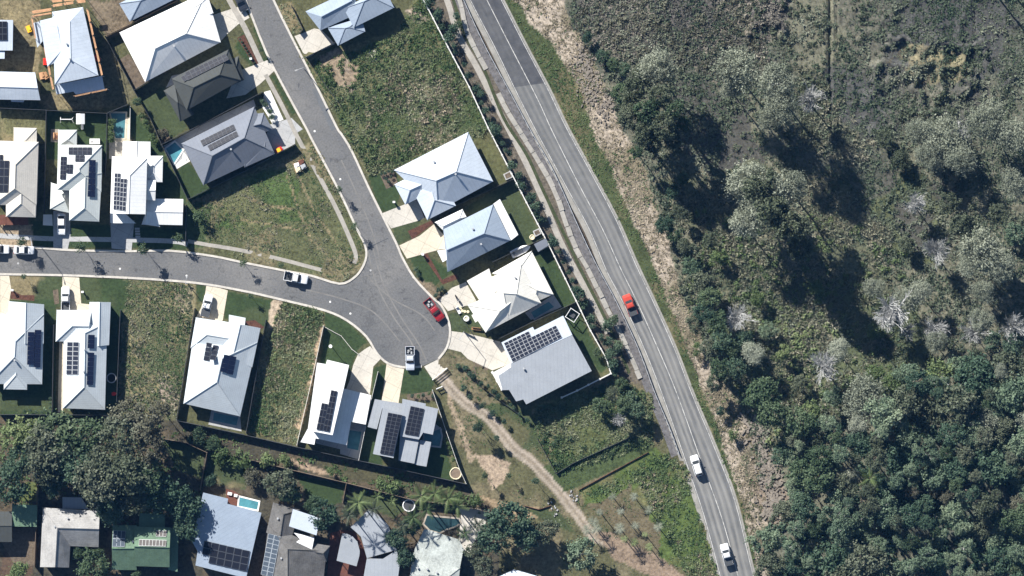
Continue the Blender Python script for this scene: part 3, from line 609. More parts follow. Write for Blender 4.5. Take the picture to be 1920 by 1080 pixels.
while i_ < len(sl_) - 1:
    L = r_.uniform(14, 24); j_ = i_; d_ = 0
    while j_ < len(sl_) - 1 and d_ < L: d_ += math.dist(sl_[j_], sl_[j_ + 1]); j_ += 1
    a_, b_ = P(*sl_[i_]), P(*sl_[j_]); e_ = b_ - a_
    if r_.random() < .97: obj('stone', STONES[0], se, (a_ + b_) / 2 - s0 + Vector((r_.uniform(-.08, .08), 0, r_.uniform(-.08, .02))), math.atan2(e_.y, e_.x) + r_.uniform(-.03, .03), (e_.length - r_.uniform(.03, .12), r_.uniform(.85, 1.1), r_.uniform(.7, 1.3)))
    i_ = j_
ribbon('gravel_strip', [(p[0] - 14, p[1] + 6) for p in bar], [(p[0] + 1, p[1] - 0.5) for p in bar], 0.012, gravel_dark)
# ---------------------------------------------------------------- houses
def face_uv(pts):
    a = pts[0]; e = (pts[1] - a).normalized(); n = (pts[1] - a).cross(pts[-1] - a)
    for i in range(2, len(pts)):
        n = (pts[1] - a).cross(pts[i] - a)
        if n.length > 1e-6: break
    n.normalize(); v = n.cross(e)
    return [((p - a).dot(e), (p - a).dot(v)) for p in pts]
def dist_line(p, a, b):
    d = Vector((b.x - a.x, b.y - a.y)); q = Vector((p.x - a.x, p.y - a.y)); return abs(d.x * q.y - d.y * q.x) / max(d.length, 1e-6)
def hip(c4, z, pitch=26.0, ridge=None, ends='hh'):
    if ridge and math.hypot(ridge[1][0] - ridge[0][0], ridge[1][1] - ridge[0][1]) > 2.5:      # let a-b run along the ridge, r1 near the d-a end
        rd = (ridge[1][0] - ridge[0][0], ridge[1][1] - ridge[0][1])
        def al(i, j): e = (c4[j][0] - c4[i][0], c4[j][1] - c4[i][1]); return abs(e[0] * rd[0] + e[1] * rd[1]) / (math.hypot(*e) or 1)
        if al(1, 2) + al(3, 0) > al(0, 1) + al(2, 3): c4 = [c4[1], c4[2], c4[3], c4[0]]
        md = ((c4[0][0] + c4[3][0]) / 2, (c4[0][1] + c4[3][1]) / 2)
        if math.dist(md, ridge[0]) > math.dist(md, ridge[1]): c4 = [c4[2], c4[3], c4[0], c4[1]]
    A, B_, C_, D_ = [P(*p, z) for p in c4]
    if area2([(p.x, p.y) for p in (A, B_, C_, D_)]) < 0: A, B_, C_, D_ = B_, A, D_, C_; ends = ends[::-1]; ridge = ridge[::-1] if ridge else None
    if ridge: R1, R2 = P(*ridge[0], z + 1), P(*ridge[1], z + 1)
    else:
        m1, m2 = (A + D_) / 2, (B_ + C_) / 2; ax = (m2 - m1); L = ax.length; ax.normalize()
        w1 = min((A - D_).length / 2, L * 0.48); w2 = min((B_ - C_).length / 2, L * 0.48)
        R1 = m1 + ax * (w1 if ends[0] == 'h' else 0); R2 = m2 - ax * (w2 if ends[1] == 'h' else 0)
    tp = math.tan(R(pitch)); zr = z + tp * (dist_line(R1, A, B_) + dist_line(R1, C_, D_) + dist_line(R2, A, B_) + dist_line(R2, C_, D_)) / 4
    R1 = Vector((R1.x, R1.y, zr)); R2 = Vector((R2.x, R2.y, zr))
    faces = [[A, B_, R2, R1], [B_, C_, R2], [C_, D_, R1, R2], [D_, A, R1]]
    lines = [(R1, R2)] + ([(A, R1), (D_, R1)] if ends[0] == 'h' else []) + ([(B_, R2), (C_, R2)] if ends[1] == 'h' else [])
    return dict(faces=faces, out=[A, B_, C_, D_], lines=lines, z=z)
def flat(poly, z, grad=(0, 0)):
    pts = [P(*p[:2], z) for p in poly]; pts = [Vector(q) for q in ccw([tuple(p) for p in pts])]
    c = sum(pts, Vector()) / len(pts)
    for p in pts: p.z = z + (p.x - c.x) * grad[0] + (p.y - c.y) * grad[1]
    return dict(faces=[pts], out=pts, lines=[], z=min(p.z for p in pts))
def free(verts, faces, outline, lines, z):
    """verts px,py,dz ; faces by index; first two of each face are on its eave"""
    V_ = [P(v[0], v[1], z + (v[2] if len(v) > 2 else 0)) for v in verts]
    fs = []
    for f in faces:
        q = [V_[i] for i in f]
        if area2([(p.x, p.y) for p in q]) < 0: q = [q[1], q[0]] + list(reversed(q[2:]))
        fs.append(q)
    o = [V_[i] for i in outline]; o = [Vector(t) for t in ccw([tuple(p) for p in o])]
    return dict(faces=fs, out=o, lines=[(V_[i], V_[j]) for i, j in lines], z=z)
def inset(poly, d):
    n = len(poly); c = sum(poly, Vector()) / n; out = []
    for i in range(n):
        p = poly[i]; a = (p - poly[i-1]); b = (poly[(i+1) % n] - p); a.z = b.z = 0
        na = Vector((-a.y, a.x, 0)).normalized(); nb_ = Vector((-b.y, b.x, 0)).normalized(); k = na + nb_
        if k.length < 0.3: k = na
        k.normalize(); out.append(p + k * (d / max(0.5, k.dot(na))))
    return out
PANEL = MB().box((0.5, 0.5, 0), (1, 1, 1))
PANEL_ME = {}
VENT_ME = None
WIN_ME = None
def house(name, label, crop, levels, roofmat, wallmat=None, solar=(), vents=(), fascia=0.2, cat='house', name_roof='roof', overhang=0.45, fas_mat=None, windows=True):
    """levels: list of (list of blocks, optional material)"""
    global VENT_ME, WIN_ME
    wallmat = wallmat or wall_cream
    allb = [b for bl in levels for b in bl[0]]
    cx = sum((p.x for b in allb for p in b['out'])) / sum(len(b['out']) for b in allb); cy = sum((p.y for b in allb for p in b['out'])) / sum(len(b['out']) for b in allb)
    root = empty(name, (cx, cy, 0), label, cat); off = Vector((cx, cy, 0))
    wm = MB(); roofs = []
    for li, lv in enumerate(levels):
        mt = lv[1] if len(lv) > 1 and lv[1] else roofmat
        for bi, b in enumerate(lv[0]):
            dz = Vector((0, 0, 0.006 * bi)); v = []; f = []; uv = []; cap = MB()
            for fc in b['faces']:
                n = len(v); v += [p - off + dz for p in fc]; f.append(tuple(range(n, n + len(fc)))); uv += face_uv(fc)
            o = b['out']; k = len(o); n = len(v); v += [p - off + dz for p in o] + [p - off + dz - Vector((0, 0, fascia)) for p in o]
            for i in range(k):
                j = (i + 1) % k; f.append((n + j, n + i, n + k + i, n + k + j)); uv += [(0, 0)] * 4
            f.append(tuple(n + k + i for i in reversed(range(k)))); uv += [(0, 0)] * k
            for a, c in b['lines']: cap.tube(a - off + Vector((0, 0, 0.03)), c - off + Vector((0, 0, 0.03)), 0.09, 0.09, 4)
            me = mesh(name_roof, v, f, mt, uv); bm = bmesh.new(); bm.from_mesh(me); bmesh.ops.remove_doubles(bm, verts=bm.verts, dist=1e-4); bm.to_mesh(me); bm.free()
            ro = obj(name_roof, me, root); roofs.append((ro, [b]))
            if cap.v: cap.build('ridge_cap', mt, ro)
            ins = inset(o, overhang); wm.prism([(p.x - cx, p.y - cy) for p in ins], 0, b['z'] - fascia + 0.05)
            if windows and b['z'] > 2.2:
                for i in range(len(ins)):
                    p, q = ins[i], ins[(i + 1) % len(ins)]; e = Vector((q.x - p.x, q.y - p.y, 0)); L = e.length
                    if L < 4: continue
                    mid = (p + q) / 2; nrm = Vector((e.y, -e.x, 0)).normalized(); t = mid + nrm * 0.6
                    if any(inpoly(t.x, t.y, [(w_.x, w_.y) for w_ in bb['out']]) and bb is not b for bb in allb): continue
                    if WIN_ME is None:
                        WIN_ME = MB().box((0, 0, 0), (1.8, 0.12, 1.2)).mesh('window', trim_white); house.pane = MB().box((0, -0.05, 0), (1.6, 0.1, 1.0)).mesh('pane', glass)
                    wz = 1.5 if b['z'] < 4 else b['z'] - 1.3
                    wo = obj('window', WIN_ME, root, (mid.x - cx + nrm.x * 0.04, mid.y - cy + nrm.y * 0.04, wz), math.atan2(e.y, e.x)); obj('pane', house.pane, wo)
    wm.build('wall', wallmat, root)
    def zplane(px, py):
        best = None
        for ro, bl in roofs:
            for b in bl:
                for fc in b['faces']:
                    p = P(px, py, fc[0].z + 0.5)
                    if inpoly(p.x, p.y, [(q.x, q.y) for q in fc]):
                        a = fc[0]; n = (fc[1] - a).cross(fc[2] - a)
                        if abs(n.z) < 1e-6: continue
                        z = a.z - (n.x * (p.x - a.x) + n.y * (p.y - a.y)) / n.z
                        if best is None or z > best[0]: best = (z, ro, a, n)
        return best
    for sp in solar:
        q4, nx, ny, mt = sp[:4]; skip = sp[4] if len(sp) > 4 else ()
        q4 = X(crop, *q4); c = (sum(p[0] for p in q4) / 4, sum(p[1] for p in q4) / 4); hit = zplane(*c)
        if hit is None: print('NO ROOF for solar', label, c); continue
        z, ro, a, n = hit
        def onp(px, py):
            p = P(px, py, z); zz_ = a.z - (n.x * (p.x - a.x) + n.y * (p.y - a.y)) / n.z; h2 = zplane(px + (c[0] - px) * .05, py + (c[1] - py) * .05)
            if h2 is not None and zz_ < h2[0] < zz_ + 0.8: zz_ = h2[0]
            return Vector((p.x, p.y, zz_))
        W4 = [onp(*p) for p in q4]; nn = n.normalized() * (1 if n.z > 0 else -1)
        if mt.name not in PANEL_ME: PANEL_ME[mt.name] = PANEL.mesh('solar_panel', mt)
        for i in range(nx):
            for j in range(ny):
                if (i, j) in skip: continue
                def bl_(s, t): return (W4[0] * (1 - s) + W4[1] * s) * (1 - t) + (W4[3] * (1 - s) + W4[2] * s) * t
                p0 = bl_(i / nx, j / ny); eu = bl_((i + 1) / nx, j / ny) - p0; ev = bl_(i / nx, (j + 1) / ny) - p0
                p0 = p0 + eu * 0.015 + ev * 0.015 + nn * 0.16 - off; eu *= 0.97; ev *= 0.97
                o = bpy.data.objects.new('solar_panel', PANEL_ME[mt.name]); link(o, ro)
                o.matrix_local = Matrix(((eu.x, ev.x, nn.x * .05, p0.x), (eu.y, ev.y, nn.y * .05, p0.y), (eu.z, ev.z, nn.z * .05, p0.z), (0, 0, 0, 1)))
    for vp in vents:
        p = X(crop, vp)[0]; hit = zplane(*p)
        if hit is None: continue
        if VENT_ME is None:
            VENT_ME = MB().tube((0, 0, -0.1), (0, 0, 0.35), 0.12, 0.12, 8).tube((0, 0, 0.3), (0, 0, 0.55), 0.24, 0.2, 8).mesh('roof_vent', steel)
        w_ = P(*p, hit[0]); obj('roof_vent', VENT_ME, hit[1], (w_.x - cx, w_.y - cy, hit[0]))
    return root
def Hp(c, *pts, z=2.7, pitch=25, ridge=None, ends='hh'):
    return hip(X(c, *pts), z, pitch, X(c, *ridge) if ridge else None, ends)
def Fl(c, *pts, z=3.0, grad=(0, 0)): return flat(X(c, *pts), z, grad)

house('house', 'pale grey flat roofed house with one black solar block at the frame corner', 'A', [([Fl('A',(-200,165),(112,170),(105,425),(-200,425), z=4.2, grad=(0.02,0.1))],), ([Fl('A',(-200,430),(40,430),(38,495),(-200,495), z=3.6)],)], roof_pale, wall_grey,
      solar=[([(-60,180),(62,180),(62,340),(-60,340)], 3, 3, solar_black)])
house('house', 'white gabled house with grey south slope beside the scaffolded house', 'A', [([Hp('A',(-120,600),(296,612),(340,845),(-120,838), z=3.2, pitch=20, ridge=[(-60,730),(318,742)], ends='hg')],), ([Fl('A',(88,835),(205,842),(200,862),(95,858), z=2.6)],)], roof_pale, wall_cream)
house('house', 'white two storey house under construction wrapped in orange scaffold', 'A', [([Hp('A',(440,100),(700,60),(830,635),(462,712), z=5.7, pitch=16, ridge=[(590,180),(598,505)], ends='gh'), Hp('A',(335,175),(480,140),(560,480),(400,560), z=5.7, pitch=12, ridge=[(480,220),(520,420)], ends='gh')],),
      ([Fl('A',(462,716),(862,640),(882,752),(640,797),(618,772),(475,797), z=3.6, grad=(0,0.12)), Fl('A',(275,195),(345,178),(372,330),(315,402), z=3.6, grad=(-0.1,0))], roof_pale)], roof_pale, wall_grey, vents=[(563,370),(590,497)])
house('house', 'large white hip roofed house beside the upper street', 'A', [([Hp('A',(1008,275),(1740,-70),(1862,355),(1225,692), z=2.9, ridge=[(1315,410),(1575,285)]), Hp('A',(1500,100),(1755,-30),(1800,110),(1620,190), z=3.2, pitch=18, ridge=[(1560,110),(1700,20)], ends='hh')],)], roof_white, wall_cream, vents=[(1470,390)])
house('house', 'dark charcoal hip roofed house with black solar rows', 'A', [([hip([(321,148),(428,93),(452,150),(350,207)], 4.4, 22, [(363,164),(412,140)])],), ([hip([(307,170),(327,158),(364,214),(338,228)], 3.1, 20), hip([(400,128),(447,105),(458,150),(420,166)], 3.1, 20, [(418,138),(442,126)])],)], roof_dark, wall_grey,
      solar=[([(1560,615),(1905,455),(1935,505),(1590,680)], 9, 2, solar_black), ([(1525,652),(1580,615),(1605,668),(1555,695)], 2, 1, solar_black)])
house('house', 'steel grey hip roofed house with four rows of dark solar panels', 'D', [([Hp('D',(630,490),(1245,180),(1410,560),(815,842), z=2.9, ridge=[(895,595),(1165,445)]), Hp('D',(1160,250),(1325,232),(1400,370),(1230,440), z=2.75, ridge=[(1200,350),(1300,325)]), Hp('D',(1130,470),(1345,430),(1418,578),(1165,692), z=2.8, pitch=20, ridge=[(1180,520),(1330,520)])],)], roof_grey, wall_grey,
      solar=[([(790,470),(1070,330),(1090,376),(815,516)], 8, 2, solar_black), ([(850,513),(1095,388),(1115,430),(875,555)], 7, 2, solar_black)], vents=[(1050,540)])
house('house', 'cream tile roofed house with black solar block cut by the frame', 'C', [([Hp('C',(-60,285),(325,298),(308,830),(-65,830), z=5.4, ridge=[(135,490),(130,690)]), Hp('C',(50,700),(308,700),(300,934),(50,928), z=5.4, ridge=[(180,720),(180,815)], ends='gh')],), ([Hp('C',(115,175),(310,180),(310,310),(115,310), z=3.2, ridge=[(210,285),(210,287)])],)], roof_tile_cream, wall_cream,
      solar=[([(-40,405),(30,405),(30,450),(-40,450)], 3, 1, solar_black), ([(-40,452),(85,455),(75,725),(-50,722)], 3, 4, solar_black)])
house('house', 'pale tiled house with solar arrays on three slopes behind a parked white car', 'C', [([Hp('C',(490,320),(860,325),(855,720),(480,702), z=5.4, ridge=[(672,525),(678,548)]), Hp('C',(585,560),(860,560),(836,970),(584,960), z=5.4, ridge=[(722,585),(715,855)])],),
      ([Hp('C',(490,195),(650,195),(648,330),(490,330), z=3.3, ridge=[(570,275),(570,278)]), Hp('C',(430,640),(600,690),(586,897),(422,862), z=3.0, ridge=[(520,740),(545,790)])],)], roof_tile_mint, wall_cream,
      solar=[([(578,345),(775,345),(775,408),(580,405)], 5, 2, solar_black), ([(635,411),(713,412),(713,467),(635,465)], 2, 2, solar_black), ([(515,420),(567,422),(558,615),(508,612)], 2, 5, solar_black), ([(567,487),(620,487),(615,565),(563,562)], 2, 2, solar_black), ([(752,448),(805,450),(800,765),(738,760)], 2, 6, solar_blue)])
house('house', 'bright white house with two solar columns and stepped wings beside the triangular lot', 'C', [([Hp('C',(945,420),(1242,430),(1228,908),(930,900), z=5.6, pitch=18, ridge=[(1095,580),(1085,905)], ends='hg')],),
      ([hip(X('C',(1035,425),(1035,295),(1270,295),(1270,430)), 3.6, 14, X('C',(1152,428),(1155,292)), 'gg'), Hp('C',(1225,415),(1375,415),(1370,637),(1225,632), z=3.6, pitch=18, ridge=[(1295,500),(1295,560)]), Hp('C',(1210,620),(1315,620),(1310,792),(1205,785), z=4.2, pitch=20, ridge=[(1160,705),(1312,705)], ends='gg')],),
      ([Hp('C',(1220,775),(1546,780),(1540,1000),(1220,992), z=2.9, pitch=15, ridge=[(1240,885),(1542,890)], ends='gg'), Hp('C',(1195,992),(1230,890),(1310,890),(1348,1012), z=2.7, pitch=14, ridge=[(1270,995),(1270,905)]), Fl('C',(930,890),(1060,905),(1146,985),(930,982), z=2.8, grad=(0,0.06))],)], roof_white, wall_cream,
      solar=[([(970,560),(1020,562),(1010,872),(958,868)], 2, 8, solar_silver), ([(1020,605),(1077,610),(1062,882),(1010,874)], 2, 7, solar_silver)])
house('house', 'pale tiled house with two navy solar columns at the southwest of the side street', 'F', [([Hp('F',(-95,130),(370,130),(355,722),(-100,720), z=2.9, ridge=[(138,360),(130,490)]), hip(X('F',(70,380),(75,22),(372,48),(368,380)), 2.9, 26, X('F',(215,380),(222,34)), 'gg'), hip(X('F',(228,560),(228,768),(32,765),(32,560)), 2.85, 25, X('F',(133,545),(135,645)), 'gh')],)], roof_tile_pale, wall_cream,
      solar=[([(235,280),(290,283),(285,560),(228,556)], 1, 7, solar_blue), ([(293,262),(347,265),(337,582),(287,578)], 1, 8, solar_blue)], vents=[(125,520)])
house('house', 'white tiled house with a seven row solar block beside the weedy lot', 'F', [([hip(X('F',(905,200),(886,937),(530,925),(540,200)), 2.9, 26, X('F',(722,290),(715,745))), hip(X('F',(745,392),(755,28),(935,30),(920,392)), 2.9, 26, X('F',(835,400),(842,28)), 'gg'), Hp('F',(478,95),(770,97),(765,362),(470,362), z=2.9, ridge=[(612,230),(750,232)])],)], roof_tile_pale, wall_cream,
      solar=[([(567,365),(673,365),(665,640),(558,640)], 2, 7, solar_silver), ([(742,303),(797,307),(793,422),(738,418)], 1, 3, solar_blue), ([(740,453),(793,455),(782,728),(730,727)], 1, 7, solar_blue)], vents=[(715,430),(708,615)])
house('house', 'white and blue tiled house with two black solar blocks and a pool terrace', 'H', [([hip(X('H',(640,190),(496,813),(18,705),(95,180)), 2.9, 26, X('H',(350,325),(305,522))), hip(X('H',(300,330),(340,8),(668,68),(598,400)), 2.9, 26, X('H',(430,330),(500,38)), 'gg'), Hp('H',(123,-22),(470,32),(450,290),(78,234), z=2.9, pitch=20, ridge=[(215,125),(430,160)])],), ([Fl('G',(402,495),(542,522),(535,585),(400,560), z=2.6)],)], roof_tile_pale, wall_cream,
      solar=[([(215,190),(265,195),(238,345),(187,338)], 1, 4, solar_black), ([(265,215),(313,222),(293,348),(243,338)], 1, 3, solar_black), ([(360,288),(463,312),(432,468),(328,432)], 2, 4, solar_blue)])
house('house', 'white flat roofed two storey house with a stepped solar array near the turning head', 'L', [([Fl('L',(330,155),(515,200),(493,300),(376,792),(165,752),(245,180),(320,192), z=6.2, grad=(0.01,0.03))],),
      ([Fl('L',(440,390),(702,455),(656,702),(532,678),(495,876),(232,818),(222,872),(105,850),(165,740),(380,780), z=3.3, grad=(0,0.01))],)], roof_white, wall_cream, solar=[([(365,410),(418,420),(350,765),(297,755)], 2, 7, solar_black), ([(286,518),(340,528),(293,754),(238,744)], 2, 4, solar_black)], windows=True)
house('house', 'light grey flat roofed house with two large black solar fields by the track gate', 'L', [([Fl('L',(800,560),(968,608),(890,985),(716,950), z=4.6)],), ([Fl('L',(965,485),(1163,525),(1160,545),(1268,570),(1222,788),(1140,770),(1105,828),(945,800), z=3.9)],), ([Fl('L',(732,488),(962,525),(962,612),(795,565),(750,742),(672,722), z=2.9), Fl('L',(945,800),(1106,826),(1066,1032),(932,1005), z=3.3), Fl('L',(1112,832),(1208,850),(1168,1057),(1068,1040), z=2.9)],)], roof_mid, wall_grey,
      solar=[([(845,600),(965,622),(886,965),(775,945)], 3, 11, solar_black), ([(1035,545),(1150,570),(1100,800),(983,780)], 3, 7, solar_black)])
house('house', 'white and slate blue hip roofed house above the red mulch bed', 'I', [([Hp('I',(445,445),(1070,125),(1281,540),(815,790), z=2.9, ridge=[(800,535),(970,460)]), hip(X('I',(580,570),(725,866),(966,745),(860,520)), 2.9, 20, X('I',(728,520),(786,697)), 'hh'), Hp('I',(448,567),(640,468),(680,668),(540,737), z=2.8, ridge=[(578,612),(672,570)])],)], roof_pale, wall_cream, vents=[(782,375),(965,480)])
house('house', 'pale blue hip roofed house with a boxed white porch', 'J', [([Hp('J',(410,225),(830,15),(978,318),(445,586), z=2.9, pitch=25, ridge=[(440,400),(755,260)], ends='gh')],), ([Fl('J',(832,10),(888,-30),(1043,270),(982,318), z=2.6, grad=(-0.12,-0.05)), Hp('J',(340,165),(572,55),(605,118),(405,230), z=2.6, ridge=[(410,195),(545,130)]), Fl('J',(358,405),(480,388),(512,440),(405,502), z=3.5)], roof_white)], roof_blue, wall_cream, vents=[(660,220),(730,350)])
house('house', 'cream white house with many hips beside a blue pool terrace', 'U', [([hip(X('U',(318,435),(630,300),(834,692),(505,850)), 3.5, 25, X('U',(455,590),(585,600)), 'hh'), hip(X('U',(90,715),(580,500),(832,692),(272,990)), 3.45, 24, X('U',(420,770),(595,632)), 'hh')],),
      ([hip(X('U',(340,390),(738,165),(960,603),(760,690)), 2.8, 18, X('U',(560,420),(790,560)), 'hh'), Fl('U',(82,468),(308,342),(380,580),(215,675), z=2.9), Fl('U',(130,815),(175,790),(215,860),(168,890), z=2.7)],)], roof_cream, wall_cream, vents=[(570,430)])
house('house', 'flat grey house with a wide grid of solar panels above the pale forecourt', 'K', [([Fl('K',(810,370),(1075,238),(1090,265),(1332,143),(1408,305),(890,547), z=4.5, grad=(0.03,-0.055))], roof_pale), ([Fl('K',(785,650),(892,577),(890,550),(1408,308),(1573,610),(1020,892),(995,850),(935,867),(875,770),(820,772), z=4.55, grad=(-0.02,0.04))], roof_mid), ([Fl('K',(735,625),(890,545),(895,580),(785,650),(822,765),(808,772), z=3.6)], roof_white)], roof_mid, wall_cream,
      solar=[([(830,375),(1040,273),(1062,322),(852,425)], 6, 2, solar_silver), ([(852,425),(1270,225),(1322,325),(905,537)], 12, 4, solar_silver)], vents=[(1000,590)])
house('house', 'white and slate blue house at the top beside the upper street', 'V', [([hip(X('V',(330,165),(1000,-150),(1120,180),(545,440)), 2.95, 24, X('V',(560,240),(1000,10)), 'gh'), hip(X('V',(1030,398),(1612,110),(1470,-180),(880,120)), 3.4, 25, X('V',(1175,20),(1300,-40)), 'hh')],), ([hip(X('V',(650,402),(1140,250),(1195,455),(800,660)), 2.75, 18, X('V',(900,405),(960,390)), 'hh')],)], roof_blue, wall_cream)
house('house', 'white and blue roofed house cut by the top frame beside the scaffolded house', 'A', [([Hp('A',(1005,30),(1380,-160),(1520,-30),(1095,182), z=2.9, ridge=[(1185,5),(1370,-80)])],)], roof_blue, wall_brick)
# old row along the bottom
house('house', 'dark roofed house cut by the frame below the tree belt', 'N', [([Hp('N',(-300,475),(108,475),(108,750),(-300,750), z=2.8, pitch=12, ridge=[(-200,605),(106,605)], ends='hg')],)], roof_dark, wall_brick)
house('shed', 'light green square roofed shed below the tree belt', 'N', [([Fl('N',(108,410),(336,418),(330,614),(112,610), z=2.9, grad=(0,0.06))],)], roof_green, wall_brick, cat='shed', windows=False)
house('shed', 'small grey roofed shed behind the white tiled corner house', 'N', [([Fl('N',(562,345),(735,350),(797,455),(562,450), z=2.3, grad=(0,0.05))],)], roof_mid, wall_grey, cat='shed', windows=False)
rv = X('N',(385,440),(897,470),(887,797),(632,787),(622,980),(360,975)) + [X('N',(515,622))[0] + (2.1,), X('N',(891,632))[0] + (2.1,), X('N',(494,977))[0] + (1.9,)]
house('house', 'white tiled corner house with dark grey inner slopes around its courtyard', 'N', [([free(rv, [(0,1,7,6),(2,3,6,7),(5,0,6,8),(3,4,8,6)], [0,1,2,3,4,5], [(0,6),(6,7),(6,8),(6,3)], 2.8)],)], roof_old_pale, wall_brick, vents=[(610,535),(495,610)])
house('house', 'green roofed house with white framed brown solar panels', 'N', [([Hp('N',(1212,610),(1536,620),(1526,977),(1212,967), z=3.6, pitch=26, ridge=[(1212,787),(1530,797)], ends='gg')],), ([Hp('N',(1012,600),(1230,600),(1230,1004),(1008,1000), z=2.8, pitch=25, ridge=[(1012,805),(1230,805)], ends='gg'), Fl('N',(1520,628),(1606,632),(1597,1018),(1515,1000), z=2.7), Fl('N',(1255,492),(1485,500),(1482,625),(1250,620), z=2.6)],)], roof_green, wall_brick,
      solar=[([(1405,648),(1500,650),(1495,705),(1403,702)], 3, 1, solar_brown), ([(1252,728),(1497,735),(1492,792),(1250,788)], 8, 1, solar_brown), ([(1016,650),(1130,655),(1125,795),(1014,792)], 3, 2, solar_pale)], vents=[(1197,745)])
house('house', 'large pale blue single slope house with a black solar field and small pool behind', 'O', [([Fl('O',(185,375),(396,427),(388,470),(676,546),(545,1100),(118,992),(136,870),(90,790), z=3.2, grad=(0,0.05))],)], roof_blue, wall_cream,
      solar=[([(195,780),(580,870),(552,1045),(165,955)], 6, 3, solar_black, [(0,2)])])
house('house', 'weathered brown tiled house with a white corrugated awning and white shade sail', 'O', [([hip(X('O',(1225,870),(1180,1300),(660,1250),(735,640)), 2.8, 22, X('O',(900,850),(900,1150)), 'hh'), hip(X('O',(1000,520),(930,760),(715,715),(775,458)), 2.8, 22, X('O',(862,560),(835,740)), 'hg'), Hp('O',(1100,800),(1255,825),(1225,960),(1080,930), z=2.8, ridge=[(1090,870),(1195,890)])],)], roof_tile_old, wall_brick,
      solar=[([(738,722),(842,746),(775,1090),(672,1068)], 2, 9, solar_pale)], vents=[(815,595),(845,930)])
house('house', 'grey white house with a curved segmented roof crossed by palm shadows', 'Q', [([Fl('Q',(258,668),(410,520),(480,555),(578,655),(345,748), z=2.9, grad=(0.005,0.02)), Fl('Q',(345,748),(578,655),(605,740),(645,860),(395,930), z=2.9, grad=(-0.01,0.01)), Fl('Q',(395,932),(530,935),(515,1120),(362,1120), z=2.9), Fl('Q',(530,935),(647,862),(672,985),(655,1120),(515,1120), z=2.88, grad=(-0.015,0))],)], roof_mid, wall_brick, windows=False)
house('house', 'aged pale roofed house with translucent strips behind the dark pool', 'Q', [([Fl('Q',(800,850),(880,680),(1172,772),(1212,852),(1180,1010),(790,900), z=2.8, grad=(0,-0.04)), Hp('Q',(790,880),(1182,1010),(1160,1200),(740,1200), z=2.9, pitch=12)],)], roof_aged, wall_cream, vents=[(905,1020),(985,1050),(825,1010)])
house('house', 'small light grey roof peeking over the bottom frame', 'Q', [([Hp('Q',(1510,1085),(1640,1025),(1830,1080),(1700,1180), z=2.8)],)], roof_pale, wall_cream)
# ---------------------------------------------------------------- fences
FPANEL = {}; FPOST = {}
def fence(pts_px, label, mat=None, h=1.8, name='fence', cat='fence', th=0.07, step=2.4):
    mat = mat or fence_dark
    W = [P(*p) for p in pts_px]; root = empty(name, W[0], label, cat)
    key = (mat.name, h, th)
    if key not in FPANEL:
        mb = MB().box((0.5, 0, h / 2 + 0.03), (1.0, th * 0.5, h - 0.06)).box((0.5, 0, h), (1.0, th, 0.06))
        FPANEL[key] = mb.mesh('panel', mat); FPOST[key] = MB().box((0, 0, (h + 0.05) / 2), (th * 1.6, th * 1.6, h + 0.05)).mesh('post', mat)
    for i in range(len(W) - 1):
        a, b = W[i], W[i + 1]; d = b - a; L = d.length; n = max(1, round(L / step)); an = math.atan2(d.y, d.x)
        for k in range(n):
            p = a + d * (k / n) - W[0]
            obj('panel', FPANEL[key], root, p, an, (L / n - 0.012, 1, 1)); obj('post', FPOST[key], root, p, an)
    obj('post', FPOST[key], root, W[-1] - W[0])
    return root
fence([(0,203),(88,207),(201,213),(241,196)], 'dark panel fence along the north side of the cubby house yard')
fence([(198,69),(252,170),(284,225),(304,271),(353,374)], 'long dark panel fence running down past the charcoal house and the pools')
fence([(198,69),(333,2)], 'brown timber fence on the north side of the large white house', fence_wood)
fence([(252,170),(281,152)], 'short dark fence behind the large white house')
fence([(88,208),(86,300),(84,400)], 'dark panel fence between the cream tiled and the pale tiled houses')
fence([(202,214),(200,300),(198,330)], 'dark panel fence between the cubby house yard and the narrow pool')
fence([(245,200),(244,262)], 'pale low pool fence beside the narrow teal pool', fence_pale, 1.2)
fence([(303,272),(395,225),(493,173)], 'dark panel fence between the charcoal house and the steel grey house')
fence([(353,374),(470,316),(553,271)], 'dark panel fence on the north edge of the triangular vacant lot')
fence([(350,385),(349,460)], 'dark panel fence on the west edge of the triangular vacant lot')
fence([(227,582),(225,620),(220,752)], 'dark panel fence beside the trampoline yard and weedy lot')
fence([(102,609),(99,777)], 'dark panel fence between the two pale tiled houses south of the street')
fence([(0,777),(99,777),(190,778),(240,785)], 'dark rear fence between the pale tiled houses and the tree belt')
fence([(366,578),(360,616),(332,786)], 'dark panel fence between the weedy lot and the house with a pool terrace')
fence([(332,788),(455,814),(558,838),(673,863),(780,886),(874,907)], 'long dark rear fence behind the newer houses')
fence([(499,600),(462,812)], 'dark panel fence on the west side of the overgrown lot')
fence([(607,611),(590,690),(557,834)], 'pale narrow fence between the overgrown lot and the white flat roofed house', fence_pale, 1.5)
fence([(709,697),(697,747),(673,862)], 'pale wall between the two flat roofed houses', fence_pale, 1.7)
fence([(607,612),(640,630),(660,655),(672,664)], 'low white curved garden edging on the corner lawn', fence_pale, 0.25, 'garden_edging', 'edging')
fence([(811,731),(834,800),(862,880),(874,906)], 'pale rail fence along the grassy track beside the grey flat roofed house', fence_pale, 1.7)
fence([(389,842),(480,864),(562,884),(651,905),(780,938),(853,946),(940,964)], 'timber fence along the old back gardens', fence_wood)
fence([(376,918),(389,848),(350,830),(307,822)], 'curved dark fence around the shaded back lawn', fence_wood)
fence([(650,905),(643,942)], 'short timber fence between two old back lawns', fence_wood)
fence([(72,908),(69,987),(66,1062)], 'timber fence beside the light green shed', fence_wood)
fence([(962,336),(854,386),(811,411)], 'dark panel fence between the slate blue and pale blue houses')
fence([(1018,447),(924,491)], 'dark panel fence beside the parked boat')
